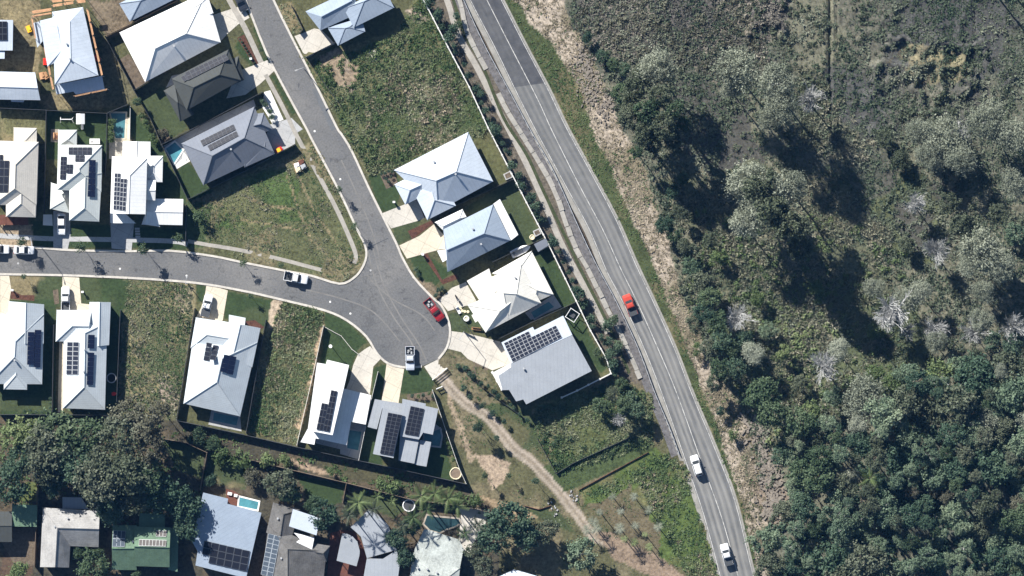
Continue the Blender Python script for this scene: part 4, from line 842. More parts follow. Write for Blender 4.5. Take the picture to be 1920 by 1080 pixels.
fence([(1080,566),(995,605),(925,640)], 'dark panel fence between the cream house and the flat grey house')
fence([(850,575),(890,632),(870,622)], 'low dark garden fence by the cream house lawn', h=0.7)
fence([(546,10),(568,55),(562,62)], 'thin dark wire fence beside the white house at the top', h=1.1)
fence([(580,118),(600,145),(640,200)], 'thin dark sediment fence beside the bare soil patch', h=0.8)
fence([(574,108),(630,80)], 'dark fence between the pale driveway and the bare soil patch')
fence([(862,686),(905,727),(950,760),(985,785)], 'dark planted fence line between the flat grey house and the track', h=0.6)
fence([(1007,822),(1043,888),(1075,868),(1180,820)], 'sagging dark boundary fence around the overgrown corner', h=0.7)
fence([(1086,918),(1215,848)], 'rust brown low edging on the drain beside the slope', timber_red, 0.35, 'drain_edging', 'edging')
fence([(983,948),(1010,955),(1032,948)], 'low red brown curved edging beside the track', timber_red, 0.35, 'garden_edging', 'edging')
fence(BOUND, 'long white boundary fence between the house lots and the hedge', fence_pale, 2.0, th=0.2)
fence([(1145,700),(1082,732),(1053,745)], 'white wall at the rear corner of the flat grey house', fence_pale, 1.9, 'wall', 'wall', 0.24)
fence(X('K',(735,622),(815,765)), 'low white wall beside the forecourt of the flat grey house', fence_pale, 1.6, 'wall', 'wall', 0.3)
fence([(493,175),(505,200)], 'dark front fence end beside the steel grey house', h=1.2)
# safety barrier on the highway's west side
bw = [P(*p) for p in bar if p[1] > -40]; root = empty('crash_barrier', bw[0], 'dark steel crash barrier on the west shoulder of the highway', 'barrier')
acc = 0; RAILP = MB().box((0, 0, 0.4), (0.14, 0.16, 0.8)).mesh('post', fence_dark); RAIL = MB().box((0.5, 0, 0.62), (1, 0.10, 0.30)).box((0.5, 0.04, 0.62), (1, 0.10, 0.1)).mesh('rail', steel)
for i in range(len(bw) - 1):
    d = bw[i + 1] - bw[i]; an = math.atan2(d.y, d.x); o = obj('rail', RAIL, root, bw[i] - bw[0], an, (d.length + 0.01, 1, 1)); obj('post', RAILP, root, bw[i] - bw[0] + Vector((math.sin(an), -math.cos(an), 0)) * 0.14, an)
# gate at the head of the track
gp = [P(*p) for p in X('L',(1222,322),(1340,228))]; gd = gp[1] - gp[0]
groot = empty('gate', gp[0], 'white metal gate across the start of the dirt track', 'gate', rz=math.atan2(gd.y, gd.x)); L_ = gd.length
for z_ in (0.3, 0.65, 1.0): MB().box((L_ / 2, 0, z_), (L_, 0.12, 0.12)).build('rail', trim_white, groot)
for x_ in (0, L_): MB().box((x_, 0, 0.6), (0.2, 0.2, 1.2)).build('post', trim_white, groot)
for q in (X('L',(1255,400),(1300,380)), ):
    a_, b_ = [P(*p) for p in q]; d_ = b_ - a_; g2 = empty('gate_stile', a_, 'short white stile frame beside the track gate', 'stile', rz=math.atan2(d_.y, d_.x))
    for z_ in (0.5, 1.0): MB().box((d_.length / 2, 0, z_), (d_.length, 0.15, 0.12)).build('rail', trim_white, g2)
    for x_ in (0, d_.length): MB().box((x_, 0, 0.55), (0.18, 0.18, 1.1)).build('post', trim_white, g2)

# ---------------------------------------------------------------- vehicles
def loft(secs):
    """secs: list of rings with equal point count -> verts, faces (closed ends)"""
    v = []; f = []; n = len(secs[0])
    for s_ in secs: v += s_
    for i in range(len(secs) - 1):
        for k in range(n):
            j = (k + 1) % n; f.append((i*n+k, i*n+j, (i+1)*n+j, (i+1)*n+k))
    f.append(tuple(reversed(range(n)))); m = len(v) - n; f.append(tuple(range(m, m + n)))
    return v, f
def ring(x, hw, z0, z1, b=0.1, tuck=0.06):
    return [(x, -hw + tuck, z0), (x, hw - tuck, z0), (x, hw, z0 + (z1 - z0) * 0.35), (x, hw - 0.02, z1 - b), (x, hw - b * 1.3, z1), (x, -hw + b * 1.3, z1), (x, -hw + 0.02, z1 - b), (x, -hw, z0 + (z1 - z0) * 0.35)]
WHEELS = {}
def vehicle(px, py, heading_px, label, kind, paintm, L=4.7, W=1.85, group=None, cargo=None):
    """front points along heading_px (photograph direction); x forward, z up"""
    g = P(px, py, 0.7); ang = math.atan2(-heading_px[1], heading_px[0])
    names = {'sedan': 'car', 'suv': 'car', 'ute': 'utility_truck', 'van': 'van'}
    root = empty(names[kind], (g.x, g.y, 0.03), label, {'sedan': 'car', 'suv': 'car', 'ute': 'utility truck', 'van': 'van'}[kind], group, ang)
    h = L / 2; hw = W / 2; zb = 0.32
    def body(secs, name, mat): return obj(name, mesh(name, *loft(secs), mat, smooth=False), root)
    if kind == 'ute':
        prof = [(h, hw*.80, .45, .78), (h-.15, hw*.92, .36, .95), (h-.55, hw*.98, zb, 1.06), (h-1.35, hw, zb, 1.12), (0.75, hw, zb, 1.14), (-0.55, hw, zb, 1.14), (-0.60, hw, zb, 1.10)]
        cab0, cab1, cr0, cr1, zt = 1.0, -0.62, 0.42, -0.50, 1.78
    elif kind == 'van':
        prof = [(h, hw*.82, .42, .85), (h-.12, hw*.94, .36, 1.0), (h-.7, hw, zb, 1.15), (0.9, hw, zb, 1.2), (-h+.12, hw, zb, 1.2), (-h, hw*.95, .4, 1.1)]
        cab0, cab1, cr0, cr1, zt = h-.75, -h+.05, h-1.45, -h+.25, 1.95
    else:
        zt = 1.46 if kind == 'sedan' else 1.72
        prof = [(h, hw*.78, .42, .66), (h-.14, hw*.92, .34, .80), (h-.55, hw*.98, zb, .90), (h-1.25, hw, zb, .97), (0.4, hw, zb, 1.0), (-h+1.0, hw, zb, 1.0), (-h+.25, hw*.96, zb, .98), (-h, hw*.85, .42, .85)]
        cab0, cab1, cr0, cr1 = (h-1.2, -h+.55, h-2.0, -h+1.25) if kind == 'sedan' else (h-1.15, -h+.12, h-1.85, -h+.55)
    bo = body([ring(x, w_, a, b) for x, w_, a, b in prof], 'body', paintm)
    zl = prof[3][3] - 0.03; bw_ = hw - 0.09; tw = hw - 0.26
    lo4 = [(cab0, -bw_*.96, zl), (cab0, bw_*.96, zl), (cab1, bw_, zl), (cab1, -bw_, zl)]; up4 = [(cr0, -tw, zt), (cr0, tw, zt), (cr1, tw, zt), (cr1, -tw, zt)]
    def quad(name, ids, mat, inset_=0.0):
        pts = [Vector(p) for p in ids]; c = sum(pts, Vector()) / 4; n = (pts[1] - pts[0]).cross(pts[2] - pts[0]).normalized()
        if n.dot(c - Vector((c.x * 0.3, 0, 1.0))) < 0: n = -n
        q = [p + (c - p) * inset_ + n * 0.015 for p in pts] + [p + (c - p) * inset_ - n * 0.02 for p in pts]
        me = mesh(name, q, [(0,1,2,3),(7,6,5,4),(0,4,5,1),(1,5,6,2),(2,6,7,3),(3,7,4,0)], mat)
        return obj(name, me, root)
    obj('cabin', mesh('cabin', lo4 + up4, [(0,1,5,4),(1,2,6,5),(2,3,7,6),(3,0,4,7),(4,5,6,7),(3,2,1,0)], paintm), root)
    quad('windscreen', [lo4[0], lo4[1], up4[1], up4[0]], glass, 0.06); quad('rear_window', [lo4[2], lo4[3], up4[3], up4[2]], glass, 0.1)
    quad('side_window', [lo4[1], lo4[2], up4[2], up4[1]], glass, 0.1); quad('side_window', [lo4[3], lo4[0], up4[0], up4[3]], glass, 0.1)
    ro = mesh('roof', [(cr0-.04, -tw+.03, zt), (cr0-.04, tw-.03, zt), (cr1+.04, tw-.03, zt), (cr1+.04, -tw+.03, zt), (cr0-.25, -tw+.12, zt+.05), (cr0-.25, tw-.12, zt+.05), (cr1+.2, tw-.12, zt+.05), (cr1+.2, -tw+.12, zt+.05)], [(0,1,5,4),(1,2,6,5),(2,3,7,6),(3,0,4,7),(4,5,6,7)], paintm); obj('roof', ro, root)
    if kind == 'ute':
        x0, x1 = -0.66, -h; tray = paintm
        tb = MB(); tb.box(((x0+x1)/2, 0, 0.62), (x0-x1, W*.98, 0.12))
        for y_ in (hw-.05, -hw+.05): tb.box(((x0+x1)/2, y_, 0.88), (x0-x1, 0.09, 0.46))
        tb.box((x1+.04, 0, 0.88), (0.09, W*.9, 0.46)).box((x0-.04, 0, 0.92), (0.09, W*.9, 0.5)); tb.build('tray', tray, root)
        MB().box(((x0+x1)/2, 0, 0.70), (x0-x1-.2, W*.86, 0.03)).build('tray_liner', trim_dark, root)
        if cargo == 'cover': MB().box(((x0+x1)/2, 0, 1.12), (x0-x1, W*.94, 0.06)).build('tray_cover', trim_dark, root)
        if cargo == 'load':
            for k, (dx, dy, s1, s2, mt) in enumerate(((-.5,.3,.5,.3,steel),(-.9,-.3,.35,.4,concrete_grey),(-1.3,.2,.4,.3,concrete_grey),(-.6,-.4,.3,.3,steel))): MB().box((x0+dx, dy, .9), (s1, s2, .4), k * .4).build('load_box', mt, root)
    if 'wheel' not in WHEELS:
        WHEELS['wheel'] = MB().tube((0, -.11, 0), (0, .11, 0), 0.34, 0.34, 14).mesh('wheel', black_rubber); WHEELS['rim'] = MB().tube((0, -.12, 0), (0, .12, 0), 0.2, 0.2, 10).mesh('rim', steel)
        WHEELS['light'] = MB().box((0, 0, 0), (0.1, 0.38, 0.15)).mesh('headlight', lamp_lens); WHEELS['tail'] = MB().box((0, 0, 0), (0.08, 0.25, 0.22)).mesh('tail_light', tail_lens); WHEELS['mirror'] = MB().box((0, 0, 0), (0.12, 0.24, 0.16)).mesh('mirror', trim_dark)
    for x_ in (h - .85, -h + .95):
        for y_ in (hw - .1, -hw + .1): wo = obj('wheel', WHEELS['wheel'], root, (x_, y_, 0.31)); obj('rim', WHEELS['rim'], wo)
    for s_ in (1, -1):
        obj('headlight', WHEELS['light'], root, (h - .1, s_ * hw * .66, .68)); obj('tail_light', WHEELS['tail'], root, (-h + .02, s_ * hw * .74, .8)); obj('mirror', WHEELS['mirror'], root, (cab0 - .45, s_ * (hw + .08), 1.05))
    return root
vehicle(-4, 467, (1, 0.05), 'white car parked at the kerb and cut by the frame', 'suv', car_white)
vehicle(45, 469, (1, 0.03), 'white sedan parked at the kerb beside a small street tree', 'sedan', car_white, 4.2, 1.75)
vehicle(115, 420, (0, 1), 'white sedan parked nose out on the driveway of the pale tiled house', 'sedan', car_white, 4.5, 1.8)
vehicle(123, 560, (0, -1), 'white utility truck parked on the driveway beside the lawn', 'ute', car_white, 4.9, 1.8)
vehicle(388, 573, (0.22, -1), 'white utility truck with black tray cover on the sunny driveway', 'ute', car_white, 4.7, 1.85, None, 'cover')
vehicle(555, 521, (1, 0.2), 'white utility truck parked on the side street beside the triangular lot', 'ute', car_white, 5.0, 1.9)
vehicle(814, 581, (0.62, 0.8), 'dark red utility truck with a loaded tray at the turning head', 'ute', car_red, 5.2, 1.95, None, 'load')
vehicle(769, 672, (0.02, 1), 'silver utility truck with a loaded tray stopped at the turning head', 'ute', car_silver, 5.0, 1.9, None, 'load')
vehicle(1181, 572, (-0.36, -0.93), 'bright orange red utility truck driving on the highway', 'ute', car_orange, 4.6, 1.9, None, 'cover')
vehicle(1306, 873, (-0.28, -0.96), 'white wagon driving on the highway behind the red truck', 'suv', car_white, 4.4, 1.8)
vehicle(1362, 1040, (-0.25, -0.97), 'white dark backed utility truck at the bottom of the highway', 'ute', car_white, 4.6, 1.8, None, 'cover')
vehicle(450, 2, (0.42, 0.9), 'dark car at the top kerb cut by the frame', 'sedan', car_dark, 4.6)
# boat on the lawn strip by the pale blue house
bp = P(*X('J',(1062,405))[0], 0.8); bt = empty('boat', (bp.x, bp.y, 0), 'small white boat parked beside the fence in deep shade', 'boat', rz=math.atan2(0.42, 0.9))
def hull(x, hw_, z0, z1): return [(x, -hw_*.5, z0), (x, hw_*.5, z0), (x, hw_, z1), (x, hw_*.8, z1 + .04), (x, -hw_*.8, z1 + .04), (x, -hw_, z1)]
obj('hull', mesh('hull', *loft([hull(-2.1, .75, .45, 1.1), hull(-.8, .85, .42, 1.1), hull(.8, .78, .45, 1.15), hull(1.7, .45, .6, 1.25), hull(2.2, .08, .95, 1.35)]), white_plastic), bt)
MB().box((-0.6, 0, 1.13), (2.2, 1.1, 0.08)).build('deck_floor', steel, bt); MB().box((-1.5, .25, 1.3), (.4, .35, .4)).build('seat', trim_dark, bt); MB().box((-1.5, -.3, 1.3), (.4, .35, .4)).build('seat', trim_dark, bt); MB().box((-2.25, 0, 1.1), (.35, .35, .7)).build('outboard_motor', black_rubber, bt); MB().box((0.35, 0, 1.35), (.08, 1.1, .35)).build('windscreen', glass, bt)
# motorcycle on the driveway
mp = P(*X('J',(530,812))[0]); mo = empty('motorcycle', (mp.x, mp.y, 0), 'black motorcycle parked on the pale driveway', 'motorcycle', rz=R(-60))
for x_ in (-.7, .7): MB().tube((x_, -.08, .32), (x_, .08, .32), .32, .32, 12).build('wheel', black_rubber, mo)
obj('body', mesh('body', *loft([ring(-.8, .14, .6, .85), ring(-.2, .22, .35, .9), ring(.3, .24, .35, 1.05), ring(.65, .1, .6, .95)]), car_dark), mo); MB().tube((.5, -.42, 1.1), (.5, .42, 1.1), .05).build('handlebar', steel, mo); MB().box((-.45, 0, .92), (.7, .3, .1)).build('seat', black_rubber, mo)

# ---------------------------------------------------------------- pools and yard things
def pool(poly, label, watermat, name='swimming_pool', rim=3.0, rimmat=None):
    pts = [P(*p) for p in poly]; c = sum(pts, Vector()) / len(pts); root = empty(name, c, label, 'pool')
    q = [Vector((p.x, p.y, 0)) for p in pts]; q = [Vector((a, b, 0)) for a, b in ccw([(p.x, p.y) for p in q])]; ou = inset(q, -0.33)
    n = len(q); v = []; f = []
    for a, b in zip(q, ou): v += [(a.x - c.x, a.y - c.y, 0.05), (a.x - c.x, a.y - c.y, 0.11), (b.x - c.x, b.y - c.y, 0.11), (b.x - c.x, b.y - c.y, 0.0)]
    for i in range(n):
        j = (i + 1) % n
        for k in range(3): f.append((4*i+k, 4*j+k, 4*j+k+1, 4*i+k+1))
    me = mesh('coping', v, f, rimmat or concrete_white); bm = bmesh.new(); bm.from_mesh(me); bmesh.ops.recalc_face_normals(bm, faces=bm.faces); bm.to_mesh(me); bm.free(); obj('coping', me, root)
    w_ = MB().prism([(p.x - c.x, p.y - c.y) for p in q], 0.01, 0.075).build('water', watermat, root); return root
pool(X('C',(935,55),(1060,55),(1050,265),(975,265)), 'narrow teal pool beside the golden shrubs', water_teal, rimmat=concrete_warm)
pool(X('D',(500,535),(575,480),(640,545),(570,655)), 'L shaped blue pool behind the steel grey house', water_blue)
pool(X('H',(275,780),(482,820),(466,890),(268,848)), 'dark shaded pool on the terrace of the white and blue tiled house', water_teal, rimmat=concrete_grey)
pool(X('L',(512,748),(622,762),(592,920),(500,900)), 'teal pool beside the white flat roofed house', water_teal, rimmat=concrete_grey)
pool(X('J',(1150,925),(1300,835),(1345,880),(1180,975)), 'deep blue shaded pool behind the cream white house', water_teal, rimmat=concrete_grey)
pool(X('O',(492,415),(652,455),(640,520),(485,488)), 'small bright turquoise pool behind the pale blue house', water_blue)
pool(X('L',(1150,785),(1280,740),(1295,800),(1280,885),(1150,870)), 'blue grey pool behind the grey flat roofed house', water_teal, rimmat=concrete_grey)
pool(X('Q',(905,570),(1000,585),(1170,600),(1180,630),(1140,660),(1070,680),(1010,712),(930,690),(880,640)), 'black kidney shaped pool behind the aged roof house', water_dark, rimmat=stone)
def ring_thing(name, label, cat, px, py, rpx, z, matr, matc, legs=True):
    """round trampoline or tank"""
    c = P(px, py, z); root = empty(name, (c.x, c.y, 0), label, cat); r = rpx * S; mb = MB(); n = 20
    for i in range(n):
        a, b = 2*math.pi*i/n, 2*math.pi*(i+1)/n; mb.tube((r*math.cos(a), r*math.sin(a), z), (r*math.cos(b), r*math.sin(b), z), 0.13, 0.13, 5)
    mb.build('rim', matr, root); MB().tube((0, 0, z - 0.06), (0, 0, z - 0.02), r - .1, r - .1, 20).build('mat', matc, root)
    for i in range(6):
        a = i * math.pi / 3; MB().tube((r*math.cos(a), r*math.sin(a), 0), (r*math.cos(a), r*math.sin(a), z), 0.05).build('leg', steel, root)
    return root
ring_thing('trampoline', 'round black trampoline with grey rim in the narrow side yard', 'trampoline', *X('F',(940,670))[0], 8.5, 0.85, steel, black_rubber)
ring_thing('trampoline', 'round dark trampoline with pale rim in the pointed yard corner', 'trampoline', *X('Q',(1145,215))[0], 10.5, 0.8, cream_plastic, fence_wood)
ring_thing('trampoline', 'round pale rimmed trampoline half hidden by palms', 'trampoline', *X('Q',(750,485))[0], 11, 0.85, white_plastic, fence_dark)
ring_thing('round_planter', 'round white planter on the cream house lawn', 'planter', *X('J',(605,978))[0], 4.5, 0.5, white_plastic, cream_plastic)
ring_thing('round_planter', 'round cream fire pit behind the pale blue house', 'fire pit', *X('I',(1610,1012))[0], 4.2, 0.4, cream_plastic, cream_plastic)
# cubby house with slide, swing, sandpit, table (yard of the pale tiled house)
def at(c, x, y, z=0): return P(*X(c, (x, y))[0], z)
c = at('T',1252,190,2.2); cub = empty('cubby_house', (c.x, c.y, 0), 'white pitched cubby house with a slide on the lawn', 'playhouse')
w2, d2 = 1.75, 2.15
obj('roof', mesh('roof', [(-w2/2,-d2/2,2.0),(0,-d2/2,2.35),(w2/2,-d2/2,2.0),(-w2/2,d2/2,2.0),(0,d2/2,2.35),(w2/2,d2/2,2.0),(-w2/2,-d2/2,1.92),(w2/2,-d2/2,1.92),(w2/2,d2/2,1.92),(-w2/2,d2/2,1.92)], [(0,1,4,3),(1,2,5,4),(6,7,2,1,0),(9,3,4,5,8),(0,3,9,6),(2,7,8,5)], white_plastic), cub)
MB().box((0, 0, 1.3), (1.4, 1.7, 1.25)).build('wall', white_plastic, cub)
for sx in (-.6, .6):
    for sy in (-.75, .75): MB().box((sx, sy, .35), (.12, .12, .7)).build('leg', timber, cub)
sl = at('T',1285,310) - Vector((c.x, c.y, 0)); obj('slide', mesh('slide', [(sl.x-.25,-.9,.9),(sl.x+.25,-.9,.9),(sl.x+.25,sl.y-.6,.15),(sl.x-.25,sl.y-.6,.15),(sl.x-.25,-.9,1.02),(sl.x+.25,-.9,1.02),(sl.x+.25,sl.y-.6,.27),(sl.x-.25,sl.y-.6,.27)], [(4,5,6,7),(0,4,7,3),(1,2,6,5),(3,7,6,2)], white_plastic), cub)
c = at('T',1030,198,2.0); sw = empty('swing_set', (c.x, c.y, 0), 'white metal swing set beside the cubby house', 'swing')
MB().tube((-1.15, 0, 1.9), (1.15, 0, 1.9), .09).build('top_bar', white_plastic, sw)
for sx in (-1, 1):
    for sy in (-.65, .65): MB().tube((sx * 1.15, 0, 1.9), (sx * 1.35, sy, 0), .08).build('leg', white_plastic, sw)
for sx in (-.5, .4): MB().box((sx, 0, .5), (.45, .2, .05)).tube((sx-.18, 0, .5), (sx-.18, 0, 1.9), .02).tube((sx+.18, 0, .5), (sx+.18, 0, 1.9), .02).build('swing_seat', black_rubber, sw)
c = at('T',865,455,.6); sb = empty('outdoor_sofa', (c.x, c.y, 0), 'orange cushioned outdoor lounge on the small stone patio', 'sofa'); MB().box((0, 0, .22), (.95, 1.4, .44)).build('seat', timber, sb); MB().box((-.35, .15, .55), (.25, 1.1, .4)).build('backrest', orange_steel, sb); MB().box((.15, -.15, .5), (.35, .6, .12)).build('cushion', timber_red, sb)
c = at('T',1475,540,.9); tb = empty('barbecue_bench', (c.x, c.y, 0), 'white outdoor kitchen bench behind the pale tiled house', 'bench'); MB().box((0, 0, .45), (2.1, 1.1, .9)).build('cabinet', white_plastic, tb)
for dx in (-.7, -.45, .7): MB().tube((dx, -.1, .9), (dx, -.1, .96), .12, .12, 8).build('burner', black_rubber, tb)
c = at('F',963,803,.5); kb = empty('kayak', (c.x, c.y, 0), 'red plastic play boat in the narrow side yard', 'toy boat', rz=.2); obj('hull', mesh('hull', *loft([hull(-.5,.3,.05,.4), hull(0,.42,.0,.45), hull(.5,.12,.1,.5)]), red_plastic), kb); MB().box((-.1, 0, .48), (.45, .4, .06)).build('seat', red_plastic, kb)
c = at('D',1452,545,.8); toy = empty('play_car', (c.x, c.y, 0), 'red and yellow toy car on the driveway edge', 'toy car', rz=.5); obj('body', mesh('body', *loft([ring(-.75,.5,.15,.7), ring(0,.55,.15,.75), ring(.75,.42,.15,.6)]), red_plastic), toy); MB().box((-.05, 0, 1.15), (.85, .8, .1)).build('roof', yellow_plastic, toy)
for sx in (-.4, .35):
    for sy in (-.35, .35): MB().box((sx, sy, .9), (.08, .08, .5)).build('pillar', yellow_plastic, toy)
# rubble pallets on the vacant lot
for k, (dx, dy, mt, nm, lb) in enumerate(((975,225,white_plastic,'pallet_stack','white wrapped pallet of building leftovers on the triangular lot'),(985,262,cream_plastic,'pallet_stack','cream pallet of building leftovers on the triangular lot'),(1015,200,timber_red,'pallet_stack','red brick pallet of building leftovers on the triangular lot'),(1030,235,steel,'pallet_stack','grey pallet of building leftovers on the triangular lot'))):
    q = P(340 + dx / 4.5, 260 + dy / 4.5); pr = empty(nm, q, lb, 'pallet', rz=.3); MB().box((0, 0, .07), (1.2, 1.1, .14)).build('pallet', timber, pr); MB().box((0, 0, .4), (1.05, .95, .52), .05 * k).box((.1, .05, .72), (.7, .6, .16), .3).build('load', mt, pr)
c = at('J',690,1062,.6); be = empty('park_bench', (c.x, c.y, 0), 'orange timber bench on the cream house lawn', 'bench', rz=-.12); MB().box((0, -.1, .45), (2.0, .45, .07)).build('seat', timber, be); MB().box((0, .2, .7), (2.0, .08, .4)).build('backrest', timber, be)
for sx in (-.8, .8): MB().box((sx, 0, .22), (.1, .5, .44)).build('leg', timber, be)
for k, (x_, y_) in enumerate(((555,890),(570,912),(592,918),(618,920))):
    q = at('J', x_, y_); tag(MB().tube((0, 0, 0), (0, 0, .14), .32, .3, 9).build('stepping_stone', cream_plastic, None, q), 'round cream stepping stone on the cream house lawn', 'stone', 'stepping stones on the lawn')
q = at('J',538,908,.6); st = empty('garden_chair', (q.x, q.y, 0), 'white lounge chair on the cream house lawn', 'chair', rz=-1.1); MB().box((0, 0, .3), (1.5, .6, .1)).build('seat', white_plastic, st); MB().box((-.7, 0, .55), (.12, .6, .5)).build('backrest', white_plastic, st)
for sx in (-.6, .6): MB().box((sx, 0, .13), (.1, .5, .26)).build('leg', white_plastic, st)
# climbing frame / pergola skeleton in the yard of the flat grey house
q = at('K',1410,140,1.8); pg = empty('pergola_frame', (q.x, q.y, 0), 'square white gazebo frame in the flat grey house yard', 'pergola', rz=R(-33))
for s_ in (-1, 1): MB().box((0, s_*1.05, 2.0), (2.2, .1, .12)).build('beam', white_plastic, pg); MB().box((s_*1.05, 0, 2.0), (.1, 2.0, .12)).build('beam', white_plastic, pg)
for sx in (-1, 1):
    for sy in (-1, 1): MB().box((sx*1.05, sy*1.05, .96), (.14, .14, 1.92)).build('post', white_plastic, pg)
MB().box((0, 0, .25), (1.1, .9, .5)).build('table', trim_dark, pg)
# corner shed roof, raised garden boxes, awning
def box_thing(name, label, cat, poly, h, mat, inner=None):
    pts = [P(*p, h) for p in poly]; c = sum(pts, Vector()) / len(pts); root = empty(name, (c.x, c.y, 0), label, cat)
    q = [(p.x - c.x, p.y - c.y) for p in pts]
    MB().prism(q, 0, h).build('frame', mat, root)
    if inner is not None:
        k = [Vector((a, b, 0)) for a, b in ccw(q)]; MB().prism([(p.x, p.y) for p in inset(k, .22)], h - .1, h + .03).build('filling', inner, root)
    return root
box_thing('garden_shed', 'grey garden shed in the yard corner above the bright lawn', 'shed', X('J',(1175,350),(1275,300),(1300,360),(1210,415)), 2.1, roof_grey)
box_thing('timber_stack', 'pale timber stack beside the corner garden shed', 'timber', X('J',(1205,405),(1290,355),(1296,372),(1212,418)), .8, cream_plastic)
box_thing('raised_garden_bed', 'square raised garden bed at the yard corner of the slate blue house', 'planter', X('I',(1365,480),(1425,450),(1448,505),(1388,530)), .6, concrete_grey, soil)
box_thing('raised_garden_bed', 'square raised garden bed behind the pale blue house', 'planter', X('I',(1615,960),(1668,935),(1690,980),(1635,1010)), .6, concrete_grey, soil)
q4 = X('Q',(188,720),(225,722),(275,745),(315,790),(336,870),(332,910),(308,998),(140,950)); wc = [P(*p, 2.4) for p in q4]; cc = sum(wc, Vector()) / 8
can = empty('canopy', (cc.x, cc.y, 0), 'grey white rounded patio canopy over the red deck', 'canopy'); MB().prism([(p.x-cc.x, p.y-cc.y) for p in wc], 2.35, 2.5).build('roof', roof_mid, can)
for k in (0, 3, 6, 7): MB().box(((wc[k].x-cc.x)*.92, (wc[k].y-cc.y)*.92, 1.17), (.12, .12, 2.35)).build('post', trim_white, can)
for nm, lb, pts, z_, mt in (('awning', 'white corrugated awning raised over the brown tiled roof', X('O',(942,515),(1172,592),(1140,737),(908,660)), 4.6, roof_pale), ('shade_sail', 'pointed white shade sail beside the brown tiled house', X('O',(905,840),(1002,770),(950,715),(1122,755),(1097,882)), 3.6, white_plastic)):
    wp_ = [P(*p, z_) for p in pts]; cc = sum(wp_, Vector()) / len(wp_); aw = empty(nm, (cc.x, cc.y, 0), lb, nm.replace('_', ' ')); q = [(p.x-cc.x, p.y-cc.y) for p in wp_]
    MB().prism(q, z_ - .06, z_).build('cover', mt, aw)
    for a_ in q[::2]: MB().box((a_[0]*.93, a_[1]*.93, z_/2 - .05), (.12, .12, z_ - .1)).build('post', steel, aw)
for k, (x_, y_, w_) in enumerate(((410,385,.9),(460,400,.7))):
    q = at('O', x_, y_); lo = empty('sun_lounger', q, ['white folded sun lounger on the red deck', 'small white stool on the red deck'][k], ['lounger', 'stool'][k], rz=-.2); MB().box((0, 0, .35), (w_, .6, .12)).build('seat', white_plastic, lo); MB().box((-w_*.4, 0, .15), (.08, .5, .3)).build('leg', steel, lo); MB().box((w_*.4, 0, .15), (.08, .5, .3)).build('leg', steel, lo)
# scaffold around the house under construction
scf = empty('scaffold', at('A',640,300), 'orange steel scaffold around the white house under construction', 'scaffold'); so = scf.location.copy()
def plank(a, b, w_, z_, mat=orange_steel):
    a = P(*X('A', a)[0], z_) - so; b = P(*X('A', b)[0], z_) - so; d = b - a; n = max(1, round(d.length / 3.0))
    for k in range(n):
        m_ = a + d * ((k + .5) / n); MB().box((m_.x, m_.y, z_), (d.length / n - .35, w_ * .75, .08), math.atan2(d.y, d.x)).build('plank', mat, scf)
    for k in range(n + 1):
        m_ = a + d * (k / n); MB().tube((m_.x, m_.y, 0), (m_.x, m_.y, z_ + 1.0), .05).build('standard', steel, scf)
    MB().tube(a + Vector((0, 0, 1.0)), b + Vector((0, 0, 1.0)), .045).build('guard_rail', orange_steel, scf)
for a, b, w_, z_ in (((265,105),(440,78),.8,5.0),((268,140),(440,112),.6,5.2),((432,8),(630,-10),.9,5.0),((440,50),(625,20),.7,4.9),((640,5),(725,-5),1.6,4.6),((735,75),(862,640),.5,5.0),((625,812),(908,752),.4,3.4),((268,150),(300,330),.4,4.4),((375,400),(450,760),.5,4.6)): plank(a, b, w_, z_)
for k, (x_, y_, mt) in enumerate(((385,520,red_plastic),(355,640,orange_steel),(245,245,yellow_plastic),(385,640,timber),(820,490,red_plastic))):
    q = at('A', x_, y_); pr = empty('building_material', q, ['red stacked building panels west of the scaffold', 'orange stacked scaffold tubes west of the scaffold', 'yellow waste bin beside the scaffold', 'brown timber stack at the foot of the scaffold', 'red material hoist on the east side of the scaffold'][k], 'material'); MB().box((0, 0, .3), (.9, 1.4, .6), .2*k).box((.1, .2, .65), (.5, .9, .2), .5).build('stack', mt, pr); MB().box((0, 0, .05), (1.1, 1.5, .1), .2*k).build('pallet', timber, pr)
scf2 = empty('porch_deck', at('C',150,955), 'red brown timber porch with white windows below the cream tiled house', 'porch'); so2 = scf2.location.copy()
for k in range(4):
    a = at('C', 20 + 62*k, 955, 1.0) - so2; MB().box((a.x, a.y, .9), (1.6, 2.1, .12)).build('deck_board', timber_red, scf2)
for x_ in (0, 45, 160, 275): a = at('C', x_, 1000) - so2; MB().box((a.x, a.y, .9), (.15, .15, 1.8)).build('post', orange_steel, scf2)
# street lamps, letter boxes, bins, manholes
def lamp(px, py, ang, label, h=6.5, disc=False):
    q = P(px, py); r_ = empty('street_lamp', q, label, 'street lamp', rz=ang); MB().tube((0, 0, 0), (0, 0, h), .09, .06, 8).build('pole', steel, r_); 
    if disc: MB().tube((0, 0, h - .1), (0, 0, h + .08), .38, .34, 12).build('lamp_head', white_plastic, r_); return
    MB().tube((0, 0, h - .1), (1.3, 0, h + .15), .05).build('arm', steel, r_); MB().box((1.5, 0, h + .15), (.55, .22, .12)).build('lamp_head', concrete_grey, r_)
lamp(571, 130, R(200), 'grey street lamp on the kerb beside the bare soil patch'); lamp(64, 446, R(-80), 'street lamp on the verge by the parked white sedan'); lamp(870, 622, R(-120), 'street lamp beside the pale forecourt', 5); lamp(621, 649, R(0), 'thin lamp post with a round white head in the corner lawn', 3.2, True); lamp(352, 532, R(80), 'street lamp at the edge of the weedy lot', 6)
